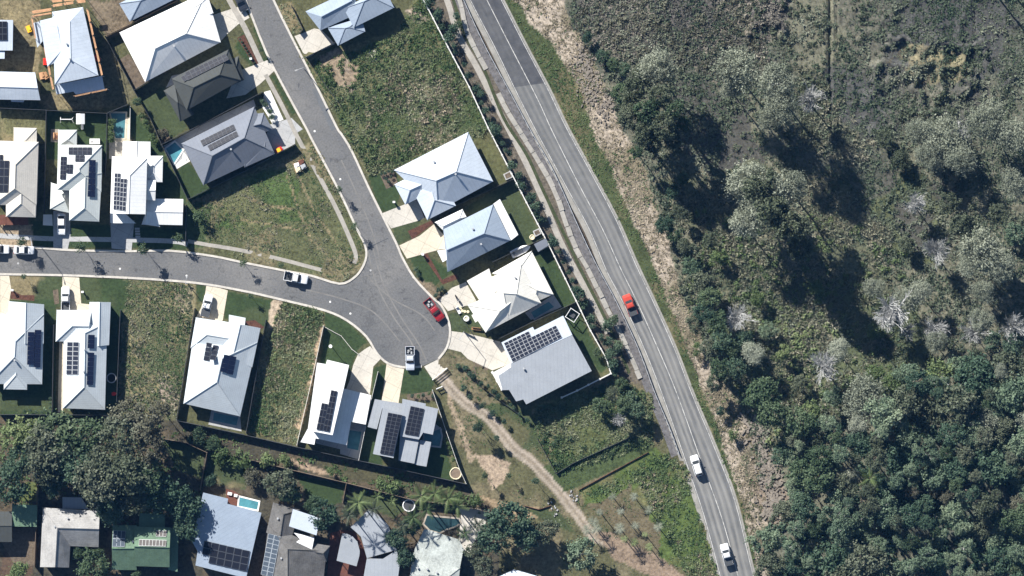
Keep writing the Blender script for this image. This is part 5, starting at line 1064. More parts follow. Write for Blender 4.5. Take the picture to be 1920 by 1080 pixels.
for k, (x_, y_) in enumerate(((34,494),(225,504),(350,517),(350,300),(590,246),(638,336),(695,507),(619,566),(657,588),(775,520))): tag(MB().tube((0, 0, .02), (0, 0, .05), .22, .2, 10).build('manhole_cover', concrete_white if k % 3 else concrete_grey, None, P(x_, y_)), 'small pale round cover on the street', 'manhole cover', 'pale covers along the street')
for k, (x_, y_, lb) in enumerate(((*X('E',(700,663))[0], 'white letter box on the lawn beside the white utility truck'), (*X('E',(108,648))[0], 'white letter box beside the mulch bed'), (*X('I',(445,715))[0], 'white letter box on the lawn of the slate blue house'), (*X('B',(408,497))[0], 'white letter box on the lawn of the charcoal house'), (*X('J',(238,437))[0], 'white letter box at the head of the long mulch bed'))):
    q = P(x_, y_); r_ = empty('letter_box', q, lb, 'letter box'); MB().box((0, 0, .45), (.25, .25, .9)).build('post', steel, r_); MB().box((0, 0, 1.05), (.5, .4, .35)).build('box', white_plastic, r_)
for k in range(4):
    a = at('E', 1158 + 2*k, 130 + 22*k); tag(MB().box((0, 0, .06), (1.0, .42, .08)).build('paver', concrete_grey, None, a), 'grey slab of the stepping path to the bright white house', 'paver', 'slabs of the stepping path')
# wash of rocks at the drain heads
for k, (x_, y_, s_) in enumerate(((845,515,1.0),(865,560,.8),(700,600,.9),(735,655,.9))):
    q = at('R', x_, y_); mb = MB()
    for j in range(5): mb.box((random.uniform(-.8,.8), random.uniform(-.8,.8), .12), (random.uniform(.2,.5)*s_, random.uniform(.15,.35)*s_, .2), random.uniform(0, 3))
    tag(mb.build('concrete_rubble', concrete_grey, None, q), ['white broken concrete at the drain outlet', 'white broken concrete below the drain outlet', 'white stones on the curved edging by the track', 'white stones at the tail of the curved edging'][k], 'rubble')
# ---------------------------------------------------------------- vegetation
def leaf_quads(cen, nrm, size, r):
    """diamond leaves at cen facing nrm"""
    n = len(cen); a = r.normal(size=(n, 3)); u = np.cross(nrm, a); u /= np.linalg.norm(u, axis=1)[:, None] + 1e-9; v = np.cross(nrm, u)
    s = size[:, None]; q = np.empty((n, 4, 3)); q[:, 0] = cen + u * s; q[:, 1] = cen + v * s * 0.62; q[:, 2] = cen - u * s; q[:, 3] = cen - v * s * 0.62
    return q.reshape(-1, 3)
def crown_mesh(name, seed, mat, clumps=46, per=52, leaf=0.075, cr=0.17, flat=0.72, lob=0.3, low=-0.25, spread=1.0):
    r = np.random.default_rng(seed)
    d = r.normal(size=(clumps * 3, 3)); d /= np.linalg.norm(d, axis=1)[:, None]; d = d[d[:, 2] > low][:clumps]; m = len(d)
    az = np.arctan2(d[:, 1], d[:, 0]); ph = r.random(4) * 6.28
    rad = 1.0 - lob * (0.5 + 0.25 * np.sin(2 * az + ph[0]) + 0.25 * np.sin(3 * az + ph[1])) ; rad *= r.uniform(0.45, 1.0, m) ** 0.6
    c = d * rad[:, None] * np.array([1, 1, flat]) * (1 - cr * 0.6); csz = cr * r.uniform(0.55, 1.6, m)
    k = np.repeat(np.arange(m), per); e = r.normal(size=(len(k), 3)); e /= np.linalg.norm(e, axis=1)[:, None]
    e[:, 2] = np.abs(e[:, 2]) * np.where(r.random(len(k)) < 0.8, 1, -1)
    p = c[k] + e * (csz[k] * r.uniform(0.3, 1.25, len(k)) * np.where(r.random(len(k)) < .2, 1.7, 1.0))[:, None] * np.array([1, 1, 0.8]) * spread + r.normal(size=e.shape) * 0.025
    nr = e * .8 + r.normal(size=e.shape) * 0.7 + np.array([0, 0, 0.5]); nr /= np.linalg.norm(nr, axis=1)[:, None]
    v = leaf_quads(p, nr, leaf * r.uniform(0.5, 1.2, len(k)), r)
    at_ = np.repeat(np.clip(r.random(m)[k] * 0.6 + r.random(len(k)) * 0.4, 0, 1), 4)
    return fast_mesh(name, v, np.arange(len(v)).reshape(-1, 4), mat, at_)
def limb_tree(seed, depth=3, spread=0.75, r0=0.028, top=0.55, kids=4, taper=0.62, tw=0.006):
    """trunk with limbs, unit height, crown region above top"""
    rr = random.Random(seed); mb = MB()
    def grow(p, d, L, rad, dep):
        q = p + d * L; mb.tube(p, q, rad, max(rad * 0.62, tw), 5 if dep > 1 else 3, False)
        if dep == 0: return
        for k in range(kids if dep == depth else rr.choice((2, 3, 3))):
            nd = (d + Vector((rr.uniform(-1, 1), rr.uniform(-1, 1), rr.uniform(-0.25, 0.55))) * spread).normalized()
            grow(q - d * (L * rr.uniform(0, 0.35)), nd, L * rr.uniform(0.5, 0.8) * (0.55 if dep == depth else 1), max(rad * taper, tw), dep - 1)
    grow(Vector((0, 0, 0)), Vector((rr.uniform(-.05, .05), rr.uniform(-.05, .05), 1)).normalized(), top, r0, depth)
    return mb
def twig_mesh(name, seed, n=900, w=0.011, flat=0.75, mat=None):
    """fine bare twigs fanning outwards, unit radius"""
    r = np.random.default_rng(seed); d = r.normal(size=(n, 3)); d[:, 2] = np.abs(d[:, 2]) - .1; d /= np.linalg.norm(d, axis=1)[:, None]
    k = r.integers(0, 26, n); hub = r.normal(size=(26, 3)); hub[:, 2] = np.abs(hub[:, 2]); hub /= np.linalg.norm(hub, axis=1)[:, None]; hub *= r.uniform(.3, .8, 26)[:, None]
    p0 = hub[k] * r.uniform(.3, 1.0, n)[:, None]; dr = d * .6 + hub[k] * 1.1; dr /= np.linalg.norm(dr, axis=1)[:, None]; L = r.uniform(.12, .38, n)[:, None]
    p1 = p0 + dr * L; s = np.cross(dr, np.array([0, 0, 1.0]) + r.normal(size=(n, 3)) * .4); s /= np.linalg.norm(s, axis=1)[:, None] + 1e-9; s *= (w * r.uniform(.5, 1.3, n))[:, None]
    q = np.stack([p0 - s, p0 + s, p1 + s * .3, p1 - s * .3], 1) * np.array([1, 1, flat]); return q.reshape(-1, 3), np.repeat(r.random(n), 4)
VAR = {}
def variants(kind, n, f): VAR[kind] = [f(i) for i in range(n)]
variants('green', 5, lambda i: crown_mesh('crown', 10 + i, leaf_green)); variants('dark', 5, lambda i: crown_mesh('crown', 20 + i, leaf_dark, 52, 56, 0.07))
variants('olive', 4, lambda i: crown_mesh('crown', 30 + i, leaf_olive, 50, 52, 0.07, 0.15)); variants('grey', 7, lambda i: crown_mesh('crown', 40 + i, leaf_grey, 44, 60, 0.065, 0.15, 0.8, 0.4))
def pale_crown(i):
    base = crown_mesh('crown', 50 + i, leaf_pale, 80, 52, 0.040, 0.19, 0.7, 0.4, -0.1); n = len(base.vertices); co = np.empty(n * 3, np.float32); base.vertices.foreach_get('co', co); at_ = np.empty(n, np.float32); base.attributes['rnd'].data.foreach_get('value', at_)
    v, a_ = twig_mesh('t', 150 + i, 700, .012, .7); bpy.data.meshes.remove(base); V_ = np.concatenate([co.reshape(-1, 3), v]); return fast_mesh('crown', V_, np.arange(len(V_)).reshape(-1, 4), leaf_pale, np.concatenate([at_, .5 + a_ * .5]))
variants('pale', 6, pale_crown); variants('bright', 3, lambda i: crown_mesh('crown', 60 + i, leaf_bright, 40, 50, 0.075))
variants('brown', 3, lambda i: crown_mesh('crown', 70 + i, leaf_brown, 50, 50, 0.065, 0.15)); variants('shrub', 4, lambda i: crown_mesh('crown', 80 + i, leaf_dark, 18, 36, 0.13, 0.32, 0.9)); variants('bush', 4, lambda i: crown_mesh('crown', 90 + i, leaf_bright, 18, 36, 0.12, 0.3, 0.8)); variants('sapling', 3, lambda i: crown_mesh('crown', 96 + i, leaf_green, 14, 26, 0.13, 0.3, 1.1))
TRUNK = [limb_tree(s_).mesh('trunk', bark) for s_ in range(4)]; TRUNKP = [limb_tree(s_ + 9).mesh('trunk', bark_pale) for s_ in range(4)]
DEADM = [limb_tree(40 + s_, 4, 0.62, 0.006, 0.30, 8, 0.62, 0.0012) for s_ in range(4)]
for m_ in DEADM:
    a_ = np.array(m_.v); rr_ = np.percentile(np.hypot(a_[:, 0], a_[:, 1]), 97); m_.v = [(x / rr_, y / rr_, z / a_[:, 2].max()) for x, y, z in m_.v]
TWIG = [fast_mesh('twigs', v_, np.arange(len(v_)).reshape(-1, 4), twig_pale, a_) for v_, a_ in (twig_mesh('t', 170 + i, 1300, .010, 1.0) for i in range(3))]
DEAD = [m_.mesh('branches', bark_pale) for m_ in DEADM]; DEADT = [MB().tube((0, 0, 0), (0, 0, .34), .028, .02, 7).mesh('trunk', bark_pale) for _ in range(2)]
tcount = [0]
TREES = []
def tree(kind, px, py, rpx, h, label, group=None, cat='tree', name=None, zs=1.0):
    tcount[0] += 1; k = tcount[0]; r = rpx * S; zc = max(h - 0.7 * r * zs, 0.45 * h)
    g = P(px, py, zc); rz = (k * 2.39996) % 6.28; TREES.append((px, py, rpx))
    root = empty(name or {'shrub': 'shrub', 'bush': 'shrub', 'sapling': 'young_tree'}.get(kind, 'tree'), (g.x, g.y, 0), label, cat, group, rz)
    c = VAR[kind][k % len(VAR[kind])]; co = obj('crown', c, root, (0, 0, zc), 0, (r * 1.06, r * 1.06 * (0.9 + 0.2 * ((k * 7) % 5) / 5), r * 1.06 * zs))
    T_ = TRUNKP if kind in ('pale', 'grey') else TRUNK
    obj('trunk', T_[k % 4], root, (0, 0, 0), k * 1.7, (max(r * 1.1, h * .4), max(r * 1.1, h * .4), (zc + .35 * r) / 0.95))
    return root
def dead_tree(px, py, rpx, h, label, lean=(0, 0), group=None):
    tcount[0] += 1; k = tcount[0]; g = P(px, py, h * .6); r = rpx * S
    root = empty('dead_tree', (g.x, g.y, 0), label, 'tree', group, k * 1.3); TREES.append((px, py, rpx))
    root.rotation_euler = (lean[0], lean[1], k * 1.3)
    obj('branches', DEAD[k % 4], root, (0, 0, 0), 0, (r * .9, r * .9, h)); obj('twigs', TWIG[k % 3], root, (0, 0, h * .45), 0, (r, r, h * .5)); return root
def leafm(seed, n=16, L=1.0, w=0.10, droop=0.7, seg=5):
    """one palm frond: midrib strip with leaflets, along +x"""
    v = []; f = []; r = random.Random(seed)
    for i in range(seg):
        t0, t1 = i / seg, (i + 1) / seg
        z0, z1 = 0.35 * t0 - droop * t0 * t0, 0.35 * t1 - droop * t1 * t1; n0 = len(v)
        v += [(t0*L, -.012, z0), (t0*L, .012, z0), (t1*L, .012, z1), (t1*L, -.012, z1)]; f.append((n0, n0+1, n0+2, n0+3))
    for i in range(n):
        t = 0.12 + 0.86 * i / n; z = 0.35 * t - droop * t * t; ll = w * (1.0 - 0.5 * abs(t - .4)) * 2.1
        for s_ in (-1, 1):
            n0 = len(v); v += [(t*L, 0, z), (t*L + .05, 0, z), (t*L + .10 + ll * .35, s_ * ll, z - .06 - r.random() * .05)]; f.append((n0, n0+1, n0+2) if s_ > 0 else (n0+1, n0, n0+2))
    return v, f
FROND = {}; frond_pale = leafmat('frond_pale', hexm((0.10, 0.14, 0.05), (0.19, 0.24, 0.10), (0.32, 0.36, 0.18)))
for nm, mt in (('green', leaf_bright), ('bright', frond_pale), ('olive', leaf_olive)): FROND[nm] = [mesh('frond', *leafm(k), mt) for k in range(3)]
def palm(px, py, rpx, h, label, mt='green', n=11, group=None):
    tcount[0] += 1; k = tcount[0]; g = P(px, py, h); r = rpx * S; root = empty('palm_tree', (g.x, g.y, 0), label, 'palm', group, k * .7); TREES.append((px, py, rpx))
    MB().tube((0, 0, 0), (0, 0, h), .16, .11, 7).build('trunk', bark, root)
    for i in range(n):
        o = obj('frond', FROND[mt][i % 3], root, (0, 0, h), 0, (r * (1.05 if i % 2 else .8), r, r)); o.rotation_euler = (0, R(-8 - 22 * (i % 2)), 6.283 * i / n + .2 * math.sin(i * 3))
    return root
SMALLPALM = []
def small_palm(px, py, rpx, h, label, group, mt):
    key = mt
    if not any(k == key for k, _ in SMALLPALM):
        vv = []; ff = []
        for i in range(11):
            v, f = leafm(i, 12, 1, .2, .95); a = 6.283 * i / 11 + .3 * math.sin(i * 5); tl = .25 if i % 2 else -.05; n0 = len(vv)
            for x, y, z in v: x, z = x * math.cos(tl) - z * math.sin(tl), z * math.cos(tl) + x * math.sin(tl); vv.append((x * math.cos(a) - y * math.sin(a), x * math.sin(a) + y * math.cos(a), z))
            ff += [tuple(n0 + q for q in t) for t in f]
        SMALLPALM.append((key, mesh('crown', vv, ff, {'pale': leaf_pale, 'bright': frond_pale, 'olive': leaf_olive}[mt])))
    tcount[0] += 1; me = [m for k, m in SMALLPALM if k == key][0]; g = P(px, py, h); r = rpx * S; root = empty('small_palm', (g.x, g.y, 0), label, 'palm', group, tcount[0] * 1.1); TREES.append((px, py, rpx))
    obj('crown', me, root, (0, 0, h), 0, (r, r, r)); MB().tube((0, 0, 0), (0, 0, h), .1, .08, 6).build('trunk', bark, root); return root
# --- trees of the bushland, paperbarks with pale crowns
G_ = 'pale paperbarks in the swamp'; LB = 'pale grey paperbark with a thin feathery crown in the swamp east of the highway'
for (x_, y_, r_, h_) in ((1232,128,42,15),(1385,130,48,18),(1372,165,24,11),(1455,155,42,20),(1465,200,40,20),(1440,225,26,16),(1405,345,48,17),(1445,375,54,20),(1395,415,36,15),(1485,350,36,17),(1725,245,30,8),(1768,262,52,9),(1745,290,34,9),(1800,300,34,10),(1850,228,46,12),(1898,255,42,12),(1900,345,32,11),(1840,470,52,13),(1875,500,34,12),(1815,500,24,10),(1845,545,26,10),(1572,655,24,9),(1618,745,50,13),(1640,765,30,11),(1755,640,26,9),(1700,560,32,8),(1590,900,26,10),(1725,545,26,8),(1850,785,28,13),(1640,540,26,6),(1840,600,28,9)):
    zone = 'above the olive thicket' if x_ < 1300 else 'in the northern pair of groves' if y_ < 260 and x_ < 1500 else 'in the central grove' if x_ < 1500 else 'in the northeast grove' if y_ < 360 else 'beside the closed forest' if y_ > 730 else 'in the eastern grove' if x_ > 1800 else 'between the bare dead trees'
    lb = ('small ' if r_ < 27 else 'broad ' if r_ > 35 else '') + 'pale feathery paperbark ' + zone
    tree('pale', x_, y_, r_, h_, lb, 'paperbarks: ' + lb, name='paperbark_tree', zs=1.5 if h_ > 12 else 1.0)
for k, (x_, y_, r_, h_, lb, ln) in enumerate(((1518,185,32,13,'white dead tree leaning over the scrub beside the straight ditch',(0,0)),(1716,382,27,9,'white bare dead tree standing alone in olive scrub',(0,0)),(1755,472,34,10,'large white bare dead tree with dense twigs',(0,0)),(1545,685,36,11,'white bare dead tree above a long thin shadow',(0,0)),(1672,585,44,12,'wide pale dead tree with long forked limbs',(0,0)),(1752,615,28,9,'bare dead tree over the dark hollow beside the forked one',(0,0)),(1828,622,32,10,'bare dead tree over the dark hollow near the forest edge',(0,0)),(1902,615,32,11,'bare dead tree at the frame edge above the forest',(0,0)),(1385,595,32,8,'grey dead twiggy tree beside the dark roadside trees',(0,0)),(1795,292,30,8,'fallen pale dead tree with bare limbs',(1.1,.2)),(1700,620,22,8,'small bare dead tree between two larger ones',(0,0)),(1160,788,16,6,'small grey leafless tree in the overgrown corner',(0,0)))): dead_tree(x_, y_, r_, h_, lb, ln)
LB = 'rounded olive tree of the thicket at the swamp edge below the guide post'; G_ = 'thicket at the swamp edge'
for k, (x_, y_, r_, h_) in enumerate(((1165,175,22,7),(1188,172,28,14),(1180,222,27,15),(1212,208,27,17),(1207,252,25,16),(1242,238,28,18),(1262,205,22,17),(1225,272,20,14),(1262,262,20,12),(1195,285,14,7),(1205,145,24,11),(1237,180,26,17),(1280,232,17,13))):
    lb = ('small ' if r_ < 21 else 'broad ' if r_ > 26 else '') + ('green' if k % 3 == 0 else 'olive') + ' tree of the thicket at the swamp edge ' + ('near the guide post' if y_ < 180 else 'above the long shade' if y_ > 230 else 'at its middle'); tree('olive' if k % 3 else 'green', x_, y_, r_, h_, lb, 'thicket: ' + lb, zs=1.4 if h_ > 10 else 1.0)
LB = 'dark roadside tree in the row between the straw verge and the swamp'; G_ = 'roadside trees on the swamp side'
for k, (x_, y_, r_, h_) in enumerate(((1295,500,20,5),(1312,530,26,7),(1330,560,24,9),(1320,585,22,9),(1305,605,20,7),(1345,600,22,9),(1352,640,24,9),(1330,655,22,8),(1350,690,24,9),(1380,690,22,9),(1340,720,18,6),(1372,655,18,8),(1395,640,22,6),(1285,462,18,5),(1262,440,16,4),(1245,420,18,5),(1275,400,16,5),(1280,335,14,4),(1262,360,16,4))): lb = ('dark','olive','mid green')[k % 3] + ' roadside tree between verge and swamp ' + ('north of the red truck' if y_ < 480 else 'level with the red truck' if y_ < 610 else 'south of the red truck') + (', broad' if r_ > 22 else ', small' if r_ < 19 else ''); tree(('dark','olive','green')[k % 3], x_, y_, r_, h_, lb, 'roadside: ' + lb)
for k, (x_, y_, r_, h_, kd, lb) in enumerate(((1412,662,26,8,'pale','beige leafy tree between the dark roadside trees and the swamp'),(1432,738,36,11,'green','bright green rounded tree at the forest corner'),(1445,775,34,12,'green','bright green tree just below the rounded one at the forest corner'),(1468,850,24,7,'dark','dark low tree beside the bark heap'),(1308,648,9,3,'bush','bright green shrub on the straw verge'),(1305,662,8,2.5,'bush','second bright green shrub on the straw verge'),(1350,770,10,2.5,'shrub','dark green bush at the rocky verge'),(1375,815,12,2.5,'bush','light green bush at the rocky verge'))): tree(kd, x_, y_, r_, h_, lb)
# tall trees whose shadows reach across the swamp
for k, (x_, y_, r_, h_, lb) in enumerate(((1445,395,36,23,'tall grey green eucalyptus at the centre of the swamp grove'),(1482,420,36,23,'tall grey green eucalyptus on the east side of the swamp grove'),(1425,350,34,21,'tall grey green eucalyptus on the north side of the swamp grove'),(1500,465,28,17,'slender grey green eucalyptus south of the swamp grove'),(1862,-45,40,20,'tall eucalyptus shading the top edge of the swamp'),(1905,-30,40,18,'second tall eucalyptus shading the top edge of the swamp'))): tree('olive' if k < 4 else 'grey', x_, y_, r_, h_, lb, zs=1.7)
# closed forest, lower east
rf = random.Random(5); placed = []
FOREST = [(1436,1110),(1432,1010),(1462,960),(1482,900),(1470,850),(1500,790),(1560,790),(1600,800),(1650,760),(1700,720),(1790,705),(1860,690),(1960,680),(1960,1110)]
tries = 0
while tries < 9000 and len(placed) < 150:
    tries += 1; x_, y_ = rf.uniform(1425, 1950), rf.uniform(680, 1105); r_ = rf.choice((13, 16, 20, 24, 28, 34, 40, 46))
    if not inpoly(x_, y_, FOREST): continue
    if any((x_ - a) ** 2 + (y_ - b) ** 2 < ((r_ + c) * 0.57) ** 2 for a, b, c in placed): continue
    placed.append((x_, y_, r_))
LBF = {'grey': 'grey green eucalyptus crown in the closed forest', 'dark': 'dark green rounded crown in the closed forest', 'olive': 'olive brown crown in the closed forest', 'green': 'mid green crown in the closed forest', 'brown': 'brownish crown in the closed forest', 'pale': 'pale grey crown in the closed forest'}
for k, (x_, y_, r_) in enumerate(placed):
    kd = rf.choice(('grey', 'grey', 'grey', 'grey', 'dark', 'dark', 'olive', 'olive', 'green', 'olive' if rf.random() < .75 else 'brown', 'pale' if y_ < 820 else 'grey'))
    edge = min(1.0, (x_ - 1425) / 160); hh = (6 + 7 * edge + rf.uniform(-2.0, 3.5))
    zone = 'beside the straw verge' if x_ < 1500 and y_ > 950 else 'beside the bark heap' if x_ < 1510 else 'along the bottom frame' if y_ > 1030 else 'along the east frame' if x_ > 1860 else 'around the tree fern palm' if abs(x_ - 1632) < 75 and abs(y_ - 897) < 70 else 'facing the swamp' if y_ < 790 else 'west of its middle' if x_ < 1680 else 'east of its middle' if x_ > 1770 else 'in its middle'
    lb = ('small ' if r_ < 26 else 'broad ' if r_ > 34 else 'medium ') + LBF[kd] + ' ' + zone
    tree(kd, x_, y_, r_, hh, lb, 'closed forest: ' + lb)
palm(1632, 897, 24, 11.5, 'pale green tree fern palm in the forest', 'bright'); palm(1529, 884, 18, 8, 'yellow green palm at the forest edge', 'bright', 10)
for k, (x_, y_, r_, h_, kd) in enumerate(((1790,690,26,8,'grey'),(1830,675,24,9,'olive'),(1760,700,30,9,'bright'),(1700,700,28,8,'grey'),(1670,720,22,7,'bright'),(1880,690,34,10,'olive'),(1900,650,28,9,'grey'),(1640,700,20,5,'bright'),(1560,745,24,6,'grey'),(1520,770,22,6,'bright'),(1500,720,18,4,'olive'),(1860,640,22,8,'grey'),(1905,440,26,9,'grey'),(1870,400,22,8,'olive'),(1800,420,24,6,'olive'),(1780,380,22,5,'olive'),(1690,300,22,4,'olive'),(1660,260,20,4,'olive'),(1700,460,20,4,'olive'),(1640,620,18,4,'bright'),(1530,540,16,3,'bright'),(1350,480,18,4,'bright'),(1330,450,16,4,'olive'),(1420,560,18,4,'bright'),(1470,660,18,4,'bright'),(1440,620,20,4,'grey'),(1130,105,14,3,'dark'),(1150,120,14,4,'green'),(1100,70,12,3,'dark'),(1170,130,14,4,'dark'))):
    lb = {'grey': 'grey green', 'olive': 'olive', 'bright': 'light green', 'dark': 'dark', 'green': 'mid green'}[kd] + ' low tree scattered in the scrub ' + ('by the top of the straw verge' if x_ < 1200 else 'just above the closed forest' if y_ > 630 else 'on the eastern side of the swamp' if x_ > 1600 else 'in the middle of the swamp'); tree(kd, x_, y_, r_, h_, lb, 'scattered: ' + lb)
# --- tree belt behind the older houses
belt = (('bright',30,818,30,9,'light green tree at the west end of the tree belt'),('bright',62,812,24,8,'light green tree next to the west end of the belt'),('green',108,815,42,11,'broad mid green tree of the belt behind the pale tiled house'),('green',160,815,36,11,'mid green tree below the pale tiled house with solar'),('dark',42,860,30,9,'dark shaded tree at the west of the belt'),('olive',85,845,38,12,'olive brown tree in the middle of the western belt'),('olive',80,880,32,10,'olive tree above the small green lawn'),('dark',145,870,34,11,'dark green tree in the centre of the belt'),('brown',240,775,30,12,'brownish gum tree at the corner of the weedy lot'),('olive',225,810,34,13,'grey olive gum tree rising above the belt'),('brown',275,800,32,13,'brownish gum tree on the east of the belt'),('brown',285,835,30,12,'brown gum tree above the shaded lawn'),('olive',195,865,34,12,'olive tree below the brownish gums'),('olive',180,910,40,13,'large olive gum with pale limbs above the grey shed'),('olive',235,890,42,13,'largest olive gum of the belt'),('green',275,890,30,11,'green leafy tree beside the largest olive gum'),('dark',300,925,36,9,'dark tree over the green roofed house yard'),('dark',345,945,30,8,'dark tree beside the pale blue house'),('dark',350,985,26,7,'dark tree shading the pale blue roof'),('olive',250,940,26,9,'olive tree over the green roofed house'),('dark',210,950,28,8,'dark tree between the white tiled corner house and the green roof'),('brown',300,770,20,8,'small brownish gum by the rear fence'),('dark',15,905,34,9,'dark tree at the frame edge beside the small lawn'),('dark',100,905,24,7,'dark low tree above the white tiled corner house'))
for kd, x_, y_, r_, h_, lb in belt: tree(kd, x_, y_, r_ * 1.18, h_, lb)
mis = (('green',175,1062,34,6,'leafy green tree beside the courtyard at the bottom'),('green',150,1035,14,3,'small green tree in the courtyard'),('green',184,1036,12,3,'second small green tree in the courtyard'),('bright',38,1078,26,5,'light green tree at the bottom frame'),('green',255,1082,12,4,'small tree at the bottom frame by the green roof'),('olive',528,908,32,6,'grey green tree in the old back garden'),('green',545,925,22,5,'dark green tree beside the grey green one'),('brown',472,895,20,3,'dry brown bush in the old back garden'),('dark',605,965,32,6,'dark tree above the red deck'),('green',590,945,20,5,'green tree behind the brown tiled house'),('olive',660,955,20,5,'olive tree beside the curved roof house'),('dark',745,1010,22,5,'dark tree between the curved roof and the aged roof'),('dark',760,1045,20,5,'dark tree below the palms'),('green',770,985,22,5,'green tree under the palms'),('dark',955,975,44,9,'broad dark green tree beside the dirt track'),('dark',925,1010,34,8,'dark green tree beside the aged roof house'),('dark',985,1005,30,7,'dark tree south of the broad one'),('olive',1022,995,26,6,'olive tree beside the dirt track'),('grey',1090,1040,36,8,'grey green gum overhanging the dirt track'),('olive',905,1060,24,6,'olive tree at the bottom beside the aged roof'),('olive',890,1035,22,6,'olive tree leaning over the aged roof'),('bush',620,885,9,2,'small round bright bush on the bare bank'),('bush',415,855,20,2.2,'green hedge mass above the back lawn'),('bush',450,862,22,2.4,'green hedge mass beside the rear path'),('bush',500,865,18,2.2,'light green shrub mass beside the rear path'),('bush',535,862,14,2,'light green shrub at the end of the hedge'),('green',370,820,20,2.8,'green shrub by the curved fence'),('green',400,832,18,2.6,'green shrub beside the rear fence'),('bush',735,915,18,2,'light green shrub mass behind the grey flat house'),('bush',715,908,14,2,'light green shrub west of the mass'),('bush',860,935,14,3,'bright shrub at the corner of the old gardens'),('bush',890,938,14,3,'bright shrub beside the track bend'),('green',258,191,10,3,'small dark tree at the fence junction'),('brown',305,250,12,1.6,'dry brown bush on the lawn of the charcoal house'),('dark',395,900,14,2.5,'dark shrub with white flowers in the old garden'),('green',1170,760,18,5,'green tree in the overgrown corner'),('green',1125,760,18,4,'round green tree in the overgrown corner'),('dark',1195,770,18,5,'dark tree near the crash barrier'),('olive',1150,740,16,4,'olive tree in the overgrown corner'))
for kd, x_, y_, r_, h_, lb in mis: tree(kd, x_, y_, r_, h_, lb, cat='shrub' if kd in ('bush',) else 'tree')
for k, (x_, y_, r_, h_, m_, lb) in enumerate(((672,942,24,9,'bright','tall palm behind the curved roof house'),(655,965,20,8,'olive','tall palm beside the curved roof house'),(700,955,18,6,'olive','slender palm above the curved roof'),(790,930,24,6,'bright','palm at the west end of the palm cluster'),(815,925,24,7,'bright','large pale palm in the cluster'),(840,935,26,7,'bright','green palm in the middle of the cluster'),(800,955,20,6,'green','palm beside the dark pool'),(857,948,22,6,'bright','palm at the east of the cluster'),(775,970,20,6,'green','palm over the garden west of the dark pool'),(755,985,18,5,'olive','palm beside the narrow garden path'),(895,985,18,6,'olive','palm behind the pool courtyard'),(870,1000,16,5,'green','palm at the edge of the pool courtyard'),(708,930,12,4,'bright','small palm on the old lawn'),(735,940,10,3,'bright','tiny palm on the old lawn'))): palm(x_, y_, r_, h_, lb, m_)
GP = 'young palms on the reserve'
for k, (x_, y_, r_, m_) in enumerate(((1110,545,7,'pale'),(1255,545,7,'pale'),(1025,650,6,'pale'),(1165,645,6,'pale'),(1355,635,7,'pale'),(980,715,9,'pale'),(1000,765,9,'pale'),(1160,760,9,'pale'),(1265,740,7,'pale'),(1420,750,8,'pale'),(935,770,8,'pale'),(1190,830,6,'bright'),(1255,855,7,'bright'),(1360,885,7,'bright'),(1330,800,5,'bright'))):
    q = X('R', (x_, y_))[0]; small_palm(q[0], q[1], r_ * 1.15, 2.2 + (k % 4) * .7, {'pale': 'pale young palm planted on the reserve slope', 'bright': 'yellow green young palm planted on the reserve slope'}[m_], GP + ' ' + m_, m_)
for k, (x_, y_) in enumerate(((410,400),(590,440),(210,60),(330,150),(250,400),(200,80),(480,760-120))): 
    q = X('R', (x_, y_))[0]; tree('dark' if k % 2 else 'sapling', q[0], q[1], 6 + (k % 3) * 2, 3.2 + k % 3, ['slim young tree beside the dirt track bend', 'young dark tree in the middle of the reserve lawn', 'young tree near the top of the track', 'young dark tree beside the bare track shoulder', 'young tree beside the pale bare patch', 'young dark tree between track and yard fence', 'young tree near the old garden corner'][k])
for k, (x_, y_, r_) in enumerate(((870,728,7),(882,745,6),(905,760,7),(925,775,7),(945,790,6),(902,720,5),(888,705,5))): tree('shrub', x_, y_, r_, 1.6 + .3 * (k % 3), 'low dark shrub planted along the track bank', 'track bank shrubs', 'shrub')
for k in range(13): t_ = k / 12; tree('shrub', 862 + 125 * t_ + rf.uniform(-3, 3), 684 + 100 * t_ + rf.uniform(-3, 3), rf.choice((4, 5, 6.5)), rf.uniform(.9, 1.6), 'low shrub in the dark row between the flat grey house and the track', 'shrub row above the track', 'shrub')
# hedge along the white boundary fence
hl = spline(BOUND, 12); dacc = 0; gap_ = 12; hh = []
for a, b in zip(hl[:-1], hl[1:]):
    dacc += math.hypot(b[0]-a[0], b[1]-a[1])
    if dacc > gap_ and -10 < b[1] < 720:
        dacc = 0; gap_ = rf.choice((8, 11, 14, 15, 17, 24)); t_ = (b[0]-a[0], b[1]-a[1]); l_ = math.hypot(*t_); hh.append((b[0] - t_[1] / l_ * -9.5, b[1] + t_[0] / l_ * -9.5))
for k, (x_, y_) in enumerate(hh): tree('shrub', x_ + rf.uniform(-3, 4), y_ + rf.uniform(-3, 3), rf.choice((5.5, 7.5, 9, 10.5, 12)), rf.uniform(1.4, 3.2), 'dark clipped shrub in the hedge row outside the white boundary fence', 'hedge row outside the white fence', 'shrub')
for k, (x_, y_, r_) in enumerate(((1138,610,12),(1150,600,11),(1140,640,11),(1120,660,10),(1160,650,12),(1165,720,14),(1185,745,14),(1150,680,9),(850,55,11),(858,45,9),(855,30,8))): tree('green' if k % 2 else 'shrub', x_, y_, r_, 2.2, 'loose green shrub between the hedge row and the crash barrier', 'shrubs by the crash barrier', 'shrub')
